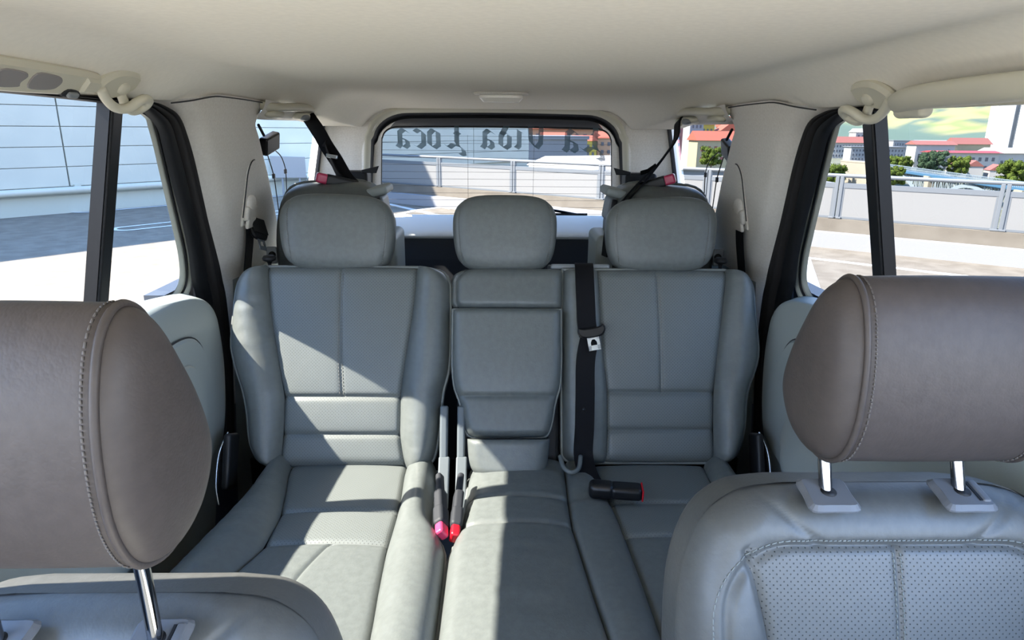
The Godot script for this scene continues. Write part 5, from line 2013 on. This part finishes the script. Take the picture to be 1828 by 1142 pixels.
func deck() -> void:
	var g := thing("ground", V(0, 0, -5), "sunlit concrete deck of the roof-top car park", "", "", "structure")
	var mb := Mb.new()
	var a := F0 + FU * 45.0 + FV * 0.2
	var b := F0 - FU * 45.0 + FV * 0.2
	var c := b - FV * 60.0
	var d := a - FV * 60.0
	mb.quad(a, d, c, b)
	var dn := V(0, -0.6, 0)
	mb.quad(a, b, b + dn, a + dn)
	mb.quad(b, c, c + dn, b + dn)
	mb.quad(c, d, d + dn, c + dn)
	mb.quad(d, a, a + dn, d + dn)
	mb.quad(a + dn, b + dn, c + dn, d + dn)
	obj("deck", mb, M["concrete"], g)
	# painted bay lines
	var lines := [
		[V(-9.6, 0, -9.3), V(-4.9, 0, -16.0), 0.10],
		[V(3.74, 0, -8.02), V(2.80, 0, -5.6), 0.16], [V(3.70, 0, -8.10), V(4.9, 0, -7.12), 0.09],
		[V(4.9, 0, -7.12), V(8.2, 0, -4.5), 0.09],
		[V(-2.45, 0, -14.6), V(-1.42, 0, -13.55), 0.12], [V(-1.42, 0, -13.55), V(-0.85, 0, -12.85), 0.12],
		[V(-1.9, 0, -11.5), V(-1.5, 0, -12.6), 0.12], [V(-1.5, 0, -12.6), V(-0.6, 0, -13.6), 0.12],
		[V(-2.3, 0, -13.8), V(-0.6, 0, -11.2), 0.12], [V(-3.2, 0, -12.6), V(-1.2, 0, -10.4), 0.12],
		[V(0.9, 0, -11.0), V(0.3, 0, -9.4), 0.12]]
	for l in lines:
		mb = Mb.new()
		slab(mb, l[0], l[1], l[2], 0.0, 0.006)
		obj("bay_line", mb, M["marking"], g)
	# long rounded outlines of bays in the wall's shade
	for q in [[V(-7.42, 0, -11.95), 6.0, 0.22], [V(-5.58, 0, -9.92), 5.0, 0.20]]:
		mb = Mb.new()
		var loop := PackedVector3Array()
		for k in 13:
			var an := PI * (0.5 + k / 12.0)
			loop.append(q[0] + FV * (q[2] * (1.0 + cos(an))) + V(FV.z, 0, -FV.x) * -q[2] * sin(an))
		loop.insert(0, loop[0] + FV * q[1])
		loop.append(loop[loop.size() - 1] + FV * q[1])
		var rows := []
		for k in loop.size():
			var t := (loop[mini(k + 1, loop.size() - 1)] - loop[maxi(k - 1, 0)]).normalized()
			var side_ := V(-t.z, 0, t.x) * 0.045
			rows.append(PackedVector3Array([loop[k] - side_ + V(0, 0.006, 0), loop[k] + side_ + V(0, 0.006, 0)]))
		mb.grid(rows, [], false, false, true)
		obj("bay_outline", mb, M["marking"], g)
	# kerb and low parapet under the fence
	var kb := thing("kerb", F0, "long white concrete kerb along the foot of the fence", "kerb", "", "structure")
	mb = Mb.new()
	slab(mb, F0 + FU * 6.55 + FV * 0.11, F0 - FU * 30.0 + FV * 0.11, 0.22, -0.3, 0.20)
	obj("kerb_stone", mb, M["kerb"], kb)
	mb = Mb.new()
	slab(mb, F0 + FU * 6.55 + FV * 0.26, F0 - FU * 30.0 + FV * 0.26, 0.20, -0.6, 0.37)
	obj("parapet", mb, M["concrete"], kb)

func blue_wall() -> void:
	var w := thing("clad_building", W0, "long pale blue building with horizontal cladding panels beside the car park", "building")
	var pitch := 0.33
	var from := -14.8
	var nrm := V(0.788, 0, 0.616)      # out of the wall, towards the car
	var bs := T3(Vector3.ZERO, FV, Vector3.UP)
	var rows := 18
	var cols := [[-14.8, 5.4], [-9.4, 5.4], [-4.0, 5.4], [1.4, 5.4], [6.8, 5.4], [12.2, 2.8]]
	for cdef in cols:
		var pm := Mb.new()
		pm.rbox(V(cdef[1] - 0.02, pitch - 0.009, 0.04), 0.006, Transform3D(), 1)
		var mesh := pm.mesh()
		for r in rows:
			var at: Vector3 = W0 + FV * (cdef[0] + cdef[1] * 0.5) + V(0, 0.45 + pitch * (r + 0.5), 0) - nrm * 0.02
			piece("cladding_panel", mesh, M["cladding"], w, Transform3D(bs.basis, at - w.position))
	var mb := Mb.new()
	var c := W0 + FV * 0.1 - nrm * 4.06
	mb.box(V(29.78, 6.4, 8.0), T3(c + V(0, 3.22, 0), FV, Vector3.UP))
	obj("wall_core", mb, M["joint"], w)
	mb = Mb.new()
	mb.box(V(29.9, 12.4, 8.0), T3(c + V(0, -5.9, 0) + nrm * 0.03, FV, Vector3.UP))
	obj("plinth", mb, M["plinth"], w)
	mb = Mb.new()
	mb.tube(PackedVector3Array([W0 - FV * 14.8 + nrm * 0.06 + V(0, 0.39, 0), W0 + FV * 6.3 + nrm * 0.06 + V(0, 0.39, 0)]), 0.06, 12)
	obj("bumper_rail", mb, M["cladding"], w)
	for k in 9:
		mb = Mb.new()
		mb.box(V(0.10, 0.05, 0.06), T3(W0 + FV * (-12.0 + 2.25 * k) + nrm * 0.03 + V(0, 0.455, 0), FV))
		obj("rail_bracket", mb, M["plinth"], w)

func fence() -> void:
	var f := thing("fence", F0, "long metal fence with a top rail and white ribbed panels along the deck's edge", "fence")
	var bs := Transform3D(Basis(FU, Vector3.UP, FU.cross(Vector3.UP)), Vector3.ZERO)
	var step := 1.79
	var width := step - 0.13
	# ribbed sheet, one mesh for all panels
	var rib := Mb.new()
	var rows := []
	var n := 26
	for k in n * 2 + 1:
		var y := -0.205 + 0.41 * k / (n * 2.0)
		var z := 0.006 if k % 2 else -0.006
		rows.append(PackedVector3Array([V(-width * 0.5, y, z), V(width * 0.5, y, z)]))
	rib.grid(rows, [])
	rib.box(V(width, 0.41, 0.004), T3(V(0, 0, -0.012)))
	var rib_mesh := rib.mesh()
	var fr := Mb.new()
	for s in [-1.0, 1.0]:
		fr.box(V(width + 0.03, 0.028 if s < 0 else 0.06, 0.04), T3(V(0, -0.213 if s < 0 else 0.205, 0)))
		fr.box(V(0.026, 0.43, 0.035), T3(V(s * (width * 0.5 + 0.006), 0, 0)))
	var fr_mesh := fr.mesh()
	var post := Mb.new()
	post.rbox(V(0.045, 0.74, 0.06), 0.006, T3(V(0, 0.55, 0)), 1)
	post.rbox(V(0.10, 0.02, 0.12), 0.004, T3(V(0, 0.385, 0)), 1)
	var post_mesh := post.mesh()
	var lift := FV * 0.24
	for k in range(-12, 4):
		var s := 0.74 + step * k
		for e in [-0.028, 0.028]:
			piece("post", post_mesh, M["galvanised"], f, Transform3D(bs.basis, FU * (s + e) + lift))
		if k < 3:
			var at := FU * (s + step * 0.5) + lift + V(0, 0.60, 0)
			piece("ribbed_panel", rib_mesh, M["fence_white"], f, Transform3D(bs.basis, at))
			piece("panel_frame", fr_mesh, M["galvanised"], f, Transform3D(bs.basis, at))
	var mb := Mb.new()
	mb.tube(PackedVector3Array([F0 + FU * 6.2 + lift + V(0, 0.93, 0), F0 - FU * 21.0 + lift + V(0, 0.93, 0)]), 0.026, 10)
	obj("top_rail", mb, M["galvanised"], f)

func end_panel() -> void:
	var at := W0 + FV * 5.55 + V(0.788, 0, 0.616) * 0.35
	var p := thing("end_panel", at, "pale metal panel on two short feet between the fence's end and the blue wall", "panel")
	var xf := T3(at, V(0.97, 0, -0.2), Vector3.UP)
	var mb := Mb.new()
	mb.plate(cv([-0.30, 0.40, 0.36, 0.40, 0.36, 0.84, -0.36, 0.86]), 0.03, 0.006, xf)
	obj("sheet", mb, M["fence_white"], p)
	for x in [-0.14, 0.22]:
		mb = Mb.new()
		mb.rbox(V(0.04, 0.42, 0.05), 0.006, xf * T3(V(x, 0.21, -0.02)), 1)
		obj("foot", mb, M["galvanised"], p)

# ------------------------------------------------------------------ the town below
func house(called: String, label: String, cat: String, at: Vector3, size: Vector3, yaw: float, wall: String, roof: String, rise: float, wins: Vector2i, group := "", win_mat := "window_dark") -> Node3D:
	var t := thing(called, at, label, cat, group)
	var xf := T3(at, V(cos(yaw), 0, -sin(yaw)), Vector3.UP)
	var mb := Mb.new()
	mb.box(size, xf * T3(V(0, size.y * 0.5, 0)))
	obj("walls", mb, M[wall], t)
	mb = Mb.new()
	var o := 0.04 * size.x
	if rise > 0.0:
		var hx := size.x * 0.5 + o
		var hz := size.z * 0.5 + o
		var y := size.y - 0.2
		var p := [xf * V(-hx, y, hz), xf * V(hx, y, hz), xf * V(hx, y, -hz), xf * V(-hx, y, -hz), xf * V(-hx, y + rise, 0), xf * V(hx, y + rise, 0)]
		mb.quad(p[0], p[1], p[5], p[4])
		mb.quad(p[2], p[3], p[4], p[5])
		mb.tri(p[1], p[2], p[5])
		mb.tri(p[3], p[0], p[4])
		mb.quad(p[3], p[2], p[1], p[0])
	else:
		mb.box(V(size.x + o, 0.6, size.z + o), xf * T3(V(0, size.y + 0.2, 0)))
	obj("roof", mb, M[roof], t)
	if wins.x > 0:
		var wx := size.x / (wins.x + 0.5)
		var wy := size.y / (wins.y + 0.4)
		var pm := Mb.new()
		pm.box(V(wx * 0.42, wy * 0.45, 0.3), Transform3D())
		var mesh := pm.mesh()
		for j in wins.y:
			for i in wins.x:
				piece("window", mesh, M[win_mat], t, Transform3D(xf.basis, xf * V((i - (wins.x - 1) * 0.5) * wx, (j + 0.6) * wy, size.z * 0.5) - at))
	return t

func tree(at: Vector3, h: float, r: float, label: String, m: String, squash := 0.95) -> void:
	var t := thing("tree", at, label, "tree", "")
	var mb := Mb.new()
	mb.tube(PackedVector3Array([at, at + V(0.2, h * 0.3, 0), at + V(0, h * 0.6, 0.1)]), r * 0.07, 7, false, r * 0.04)
	obj("trunk", mb, M["bark"], t)
	mb = Mb.new()
	var nz := FastNoiseLite.new()
	nz.seed = rng.randi() % 1000
	nz.frequency = 0.55
	for k in 80:
		var a := rng.randf() * TAU
		var d := sqrt(rng.randf()) * r * 0.80
		var rr := r * rng.randf_range(0.15, 0.27)
		var c := at + V(cos(a) * d, h - r * squash + rng.randf_range(-0.78, 0.62) * r * squash, sin(a) * d)
		var f := func(p: Vector3) -> Vector3: return p * (1.0 + 0.30 * nz.get_noise_3dv((p / r * 7.0) + c))
		mb.ball(V(rr, rr * squash, rr) * 0.8, 2.0, T3(c), 3, f)
		# leaf sprays round each bough
		for e in 42:
			var n := V(rng.randf_range(-1, 1), rng.randf_range(-0.7, 1), rng.randf_range(-1, 1)).normalized()
			var p := c + n * rr * rng.randf_range(0.75, 1.15)
			var a4 := V(rng.randf_range(-1, 1), rng.randf_range(-1, 1), rng.randf_range(-1, 1)).normalized() * r * 0.055
			var b4 := n.cross(a4).normalized() * r * 0.04
			mb.quad(p - a4, p - b4, p + a4, p + b4)
	obj("crown", mb, M[m], t)

func town() -> void:
	var g := thing("terrain", V(0, -26, -400), "valley floor with the town below the car park", "", "", "structure")
	var mb := Mb.new()
	mb.quad(V(-1500, -26, -16), V(2600, -26, -16), V(2600, -26, -2600), V(-1500, -26, -2600))
	obj("valley_floor", mb, M["town_ground"], g)
	# hills: fields above, woods below
	mb = Mb.new()
	var nz := FastNoiseLite.new()
	nz.seed = 12
	nz.frequency = 0.004
	var crest := cv([-1200, 40, -200, 60, 300, 50, 800, 48, 964, 30, 1080, 36, 1140, 58, 1300, 88, 1420, 105, 1560, 150, 1900, 170, 2500, 150])
	var rows := []
	for j in 25:
		var row := PackedVector3Array()
		for i in 90:
			var x := lerpf(-1200, 2500, i / 89.0)
			var v := j / 24.0
			var y := -26.0 + (ip(crest, x * (1.0 - 0.10 * (1.0 - v)) ) + 26.0) * pow(v, 1.15) + nz.get_noise_2d(x, v * 300.0) * 6.0 * v
			row.append(V(x, y, lerpf(-1500, -2250, v)))
		rows.append(row)
	mb.grid(rows, [])
	for k in mb.v.size():
		var p := mb.v[k]
		var w := nz.get_noise_2d(p.x * 1.3 + 40.0, p.z * 1.3)
		var v2 := (p.z + 1500.0) / -750.0
		var field := ss(-0.10, 0.06, w + 0.35 * v2 - 0.12) * ss(1150.0, 1260.0, p.x + 120.0 * v2)
		var woods := Color(0.085, 0.125, 0.10)
		var grass := Color(0.26, 0.235, 0.12).lerp(Color(0.17, 0.20, 0.085), ss(0.2, 0.5, nz.get_noise_2d(p.x * 3.0, p.z * 3.0) + 0.25))
		mb.c.append(woods.lerp(grass, field))
	tag(obj("hills", mb, M["hill"]), "wooded hills with yellow-green fields beyond the town", "", "", "structure")
	# seen through the tailgate glass
	house("hall", "low white hall with a shallow white roof beyond the fence", "building", V(13.0, -12.0, -106), V(12.0, 7.7, 14), 0.45, "white_wall", "white_wall", 1.9, Vector2i(0, 0))
	house("warehouse", "plain grey building at the end of the blue wall", "building", V(8.6, -16.0, -128), V(13.0, 15.6, 10), 0.3, "grey_wall", "grey_wall", 0.0, Vector2i(0, 0))
	house("apartment_block", "pale yellow apartment block behind the white hall", "building", V(33.2, -18, -266), V(8.4, 15.0, 8), 0.1, "yellow_wall", "red_roof", 2.0, Vector2i(4, 5))
	house("apartment_block", "peach-pink apartment block right of the yellow one, seen through the tailgate glass", "building", V(45.6, -18, -272), V(14.0, 16.0, 8), 0.05, "peach_wall", "red_roof", 2.5, Vector2i(5, 5))
	house("apartment_block", "salmon apartment block left of the yellow one under a long red roof", "building", V(23.0, -18, -284), V(10.0, 15.5, 8), 0.0, "pink_wall", "red_roof", 2.4, Vector2i(4, 5))
	house("terrace", "long row of houses under one orange-red roof behind the apartment blocks", "building", V(32.0, -16, -300), V(42.0, 17.2, 10), 0.05, "peach_wall", "red_roof", 5.0, Vector2i(12, 4))
	house("terrace", "second row of orange-red roofs higher up behind the first", "building", V(44.0, -14, -350), V(60.0, 17.5, 10), -0.05, "white_wall", "red_roof", 5.5, Vector2i(14, 4))
	var mast := thing("floodlight_mast", V(29, -10, -176), "thin grey floodlight mast with a crossbar behind the white hall", "mast")
	mb = Mb.new()
	mb.tube(PackedVector3Array([V(29, -14, -176), V(29, -1.9, -176)]), 0.14, 8)
	obj("pole", mb, M["galvanised"], mast)
	mb = Mb.new()
	mb.box(V(1.7, 0.3, 0.3), T3(V(29, -5.3, -176)))
	obj("crossbar", mb, M["galvanised"], mast)
	# seen through the right quarter window
	house("apartment_tower", "tall pink apartment tower", "building", V(86.5, -26, -336), V(8.6, 38, 9), 0.12, "pink_wall", "grey_wall", 0.0, Vector2i(3, 12))
	house("apartment_tower", "tall pale grey apartment tower beside the pink one", "building", V(88.0, -26, -312), V(6.2, 37, 8), 0.12, "pale_grey_wall", "grey_wall", 0.0, Vector2i(3, 12), "")
	house("town_house", "cream town house with orange windows and a wide orange roof", "building", V(92.0, -22, -292), V(19.0, 19.2, 10), 0.1, "cream_wall", "red_roof", 3.8, Vector2i(6, 4), "", "brick_roof")
	house("town_house", "bright yellow house behind the orange roof", "building", V(112.0, -22, -378), V(9.5, 26.0, 8), 0.1, "yellow_wall", "red_roof", 2.6, Vector2i(4, 6))
	house("town_house", "white gabled house with an orange-red roof beside the bright yellow one", "building", V(125.5, -22, -376), V(12.0, 23.0, 12), PI * 0.5, "white_wall", "red_roof", 5.0, Vector2i(3, 4))
	house("town_house", "broad house with a steep orange roof right of the bright yellow one", "building", V(137.0, -22, -400), V(18.0, 25.0, 10), 0.1, "cream_wall", "red_roof", 6.0, Vector2i(5, 5))
	tree(V(75.5, -14.0, -242), 10.4, 4.0, "green leafy tree in front of the cream town house", "leaf")
	house("street_wall", "low dark hedge-like wall along the street under the town houses", "wall", V(78.0, -26, -262), V(44.0, 12.6, 2.0), 0.05, "grey_wall", "grey_wall", 0.0, Vector2i(0, 0))
	mb = Mb.new()
	mb.box(V(80, 0.2, 26), T3(V(52, -12.2, -196)))
	mb.box(V(80, 13.6, 24), T3(V(52, -19.1, -196)))
	var rd := tag(obj("street", mb, M["asphalt"]), "grey street beyond the fence", "", "", "structure")
	for q in [[V(55, -12.05, -198), 4.6], [V(66, -12.05, -200), 3.6]]:
		mb = Mb.new()
		mb.lathe(cv([0.0, 0.35, q[1] * 0.8, 0.35, q[1], 0.2, q[1], 0.0]), T3(q[0]), 24)
		tag(obj("traffic_island", mb, M["stone"]), "round pale traffic island on the street, %s" % ("nearer the corner pillar" if q[1] > 4 else "nearer the aerial box"), "island")
	# seen through the right door window
	tree(V(161.0, -24.0, -325), 11.4, 6.0, "broad green tree left of the bridge, nearest the window's rear edge", "leaf")
	tree(V(173.5, -25.0, -296), 12.8, 5.0, "bright green tree right beside the bridge's pale abutment", "leaf")
	tree(V(232.0, -26.0, -400), 14.6, 8.0, "broad green tree behind the bridge railing, nearest the divider bar", "leaf")
	tree(V(247.0, -26.0, -418), 14.8, 8.0, "green tree behind the bridge railing, second from the divider bar", "leaf")
	tree(V(252.0, -26.0, -394), 18.6, 8.0, "tall dark green tree behind the bridge beside the factory", "leaf_dark")
	tree(V(266.0, -26.0, -392), 15.6, 7.0, "light green tree in front of the factory", "leaf")
	tree(V(283.0, -27.0, -372), 15.6, 8.5, "large green tree at the right behind the bridge", "leaf")
	tree(V(300.0, -27.0, -376), 16.0, 8.0, "pale green tree at the far right behind the bridge", "leaf")
	house("abutment", "pale stone abutment of the bridge", "abutment", V(173.5, -40, -326), V(6.0, 27.0, 20), 0.17, "stone", "stone", 0.0, Vector2i(0, 0))
	house("long_block", "long building with a red roof far beyond the trees", "building", V(364.0, -26, -708), V(44.0, 15.8, 14), 0.0, "white_wall", "brick_roof", 6.0, Vector2i(14, 3))
	house("long_block", "low grey railway building in front of the long red roof", "building", V(352.0, -26, -640), V(50.0, 13.0, 14), 0.0, "pale_grey_wall", "grey_wall", 0.0, Vector2i(16, 3))
	house("white_house", "white house above the long red roof", "building", V(388.0, -22, -735), V(20.0, 22.0, 12), 0.1, "white_wall", "white_wall", 4.0, Vector2i(4, 4))
	house("grey_block", "wide grey block with many windows left of the dark tree", "building", V(394.0, -26, -668), V(24.0, 18.5, 12), 0.0, "pale_grey_wall", "grey_wall", 0.0, Vector2i(9, 4))
	house("grey_block", "wide pale block with an arched roof right of the grey one", "building", V(424.0, -26, -672), V(30.0, 17.0, 12), 0.0, "white_wall", "pale_grey_wall", 2.5, Vector2i(10, 4))
	house("factory", "white factory with a red band under its roof", "building", V(350.0, -28, -515), V(50.0, 14.6, 14), 0.05, "white_wall", "red_band", 1.4, Vector2i(9, 2))
	house("factory_hall", "white hall with a red roof above the factory", "building", V(345.0, -26, -545), V(32.0, 17.6, 12), 0.05, "white_wall", "brick_roof", 3.0, Vector2i(7, 1))
	house("factory_hall", "brick-red roofed hall behind the factory on the right", "building", V(385.0, -26, -560), V(30.0, 18.0, 12), 0.05, "cream_wall", "brick_roof", 5.0, Vector2i(5, 1))
	house("factory_hall", "low white hall with a broad white roof right of the factory", "building", V(398.0, -28, -535), V(34.0, 14.0, 16), 0.1, "white_wall", "white_wall", 4.0, Vector2i(6, 1))
	house("gabled_house", "white gabled house with a brick-red roof behind the bridge, leftmost of three", "building", V(284.5, -30, -420), V(10.0, 11.0, 9), PI * 0.5 - 0.3, "white_wall", "brick_roof", 3.6, Vector2i(2, 2))
	house("gabled_house", "white gabled house with a brick-red roof behind the bridge, middle one of three", "building", V(297.0, -30, -424), V(10.0, 11.2, 9), PI * 0.5 - 0.3, "white_wall", "brick_roof", 3.6, Vector2i(2, 2))
	house("gabled_house", "white gabled house with a brick-red roof behind the bridge, rightmost of three", "building", V(309.0, -31, -420), V(10.0, 10.0, 9), PI * 0.5 - 0.3, "white_wall", "brick_roof", 3.6, Vector2i(2, 2))
	# white concrete tower at the right edge
	var tw := thing("silo_tower", V(494, -26, -668), "big white concrete tower at the right edge of the view", "tower")
	mb = Mb.new()
	mb.box(V(15, 62, 15), T3(V(487, 5, -668), V(1, 0, 0.2)))
	obj("shaft", mb, M["marking"], tw)
	mb = Mb.new()
	mb.box(V(16, 62, 15), T3(V(507, 5, -664), V(1, 0, 0.2)))
	obj("shaft", mb, M["marking"], tw)
	mb = Mb.new()
	mb.box(V(8, 62, 10), T3(V(496.5, 5, -668), V(1, 0, 0.2)))
	obj("joint", mb, M["pale_grey_wall"], tw)
	bridge()

func bridge() -> void:
	var a := V(203.4, -16.1, -351.6)
	var dir := V(-0.167, 0, 0.986)
	var across := V(0.986, 0, 0.167)
	var t := thing("arch_bridge", a, "pale blue steel arch bridge with a railing crossing below the car park", "bridge")
	var bp := func(s: float, y: float, w: float) -> Vector3: return a + dir * s + across * w + V(0, y, 0)
	var mb := Mb.new()
	mb.box(V(220, 0.9, 9.0), T3(bp.call(50.0, -2.0, 4.0), dir))
	obj("deck", mb, M["bridge_blue"], t)
	mb = Mb.new()
	mb.box(V(220, 1.0, 0.5), T3(bp.call(50.0, -1.6, -0.6), dir))
	obj("edge_girder", mb, M["bridge_blue"], t)
	for w in [-0.5, 8.4]:
		mb = Mb.new()
		mb.box(V(220, 0.22, 0.22), T3(bp.call(50.0, 0.0, w), dir))
		obj("handrail", mb, M["bridge_pale"], t)
		mb = Mb.new()
		for k in 190:
			mb.box(V(0.30, 1.2, 0.2), T3(bp.call(-58.0 + 1.16 * k, -0.6, w), dir))
		obj("balusters", mb, M["bridge_pale"], t).set_meta("kind", "stuff")
	for span in [[-27.0, 46.0], [46.0, 119.0]]:
		for w in [0.6, 7.4]:
			mb = Mb.new()
			var mid: float = (span[0] + span[1]) * 0.5
			var half: float = (span[1] - span[0]) * 0.5 - 3.0
			var pts := []
			for k in 31:
				var x := lerpf(-1.0, 1.0, k / 30.0)
				pts.append(bp.call(mid + x * half, -3.4 - 13.5 * x * x, w))
			mb.strap(pts, [Vector3.UP], 1.5, 1.0)
			obj("arch_rib", mb, M["bridge_pale"], t)
			mb = Mb.new()
			for k in 26:
				var x0 := lerpf(-1.0, 1.0, k / 26.0)
				var x1 := lerpf(-1.0, 1.0, (k + 1) / 26.0)
				if absf(x0) > 0.30 and absf(x1) > 0.30:
					mb.tube(PackedVector3Array([bp.call(mid + x0 * half, -2.2, w), bp.call(mid + x0 * half, -3.4 - 13.5 * x0 * x0, w)]), 0.22, 5)
					var p0: Vector3 = bp.call(mid + x0 * half, -2.2 if k % 2 else -3.4 - 13.5 * x0 * x0, w)
					var p1: Vector3 = bp.call(mid + x1 * half, -3.4 - 13.5 * x1 * x1 if k % 2 else -2.2, w)
					mb.tube(PackedVector3Array([p0, p1]), 0.22, 5)
			obj("spandrel_truss", mb, M["bridge_pale"], t)
	for s in [-27.0, 46.0, 119.0]:
		mb = Mb.new()
		mb.box(V(4.2, 24, 10), T3(bp.call(s, -14.0, 4.0), dir))
		mb.box(V(5.2, 1.2, 11), T3(bp.call(s, -2.4, 4.0), dir))
		obj("pier", mb, M["stone"], t)
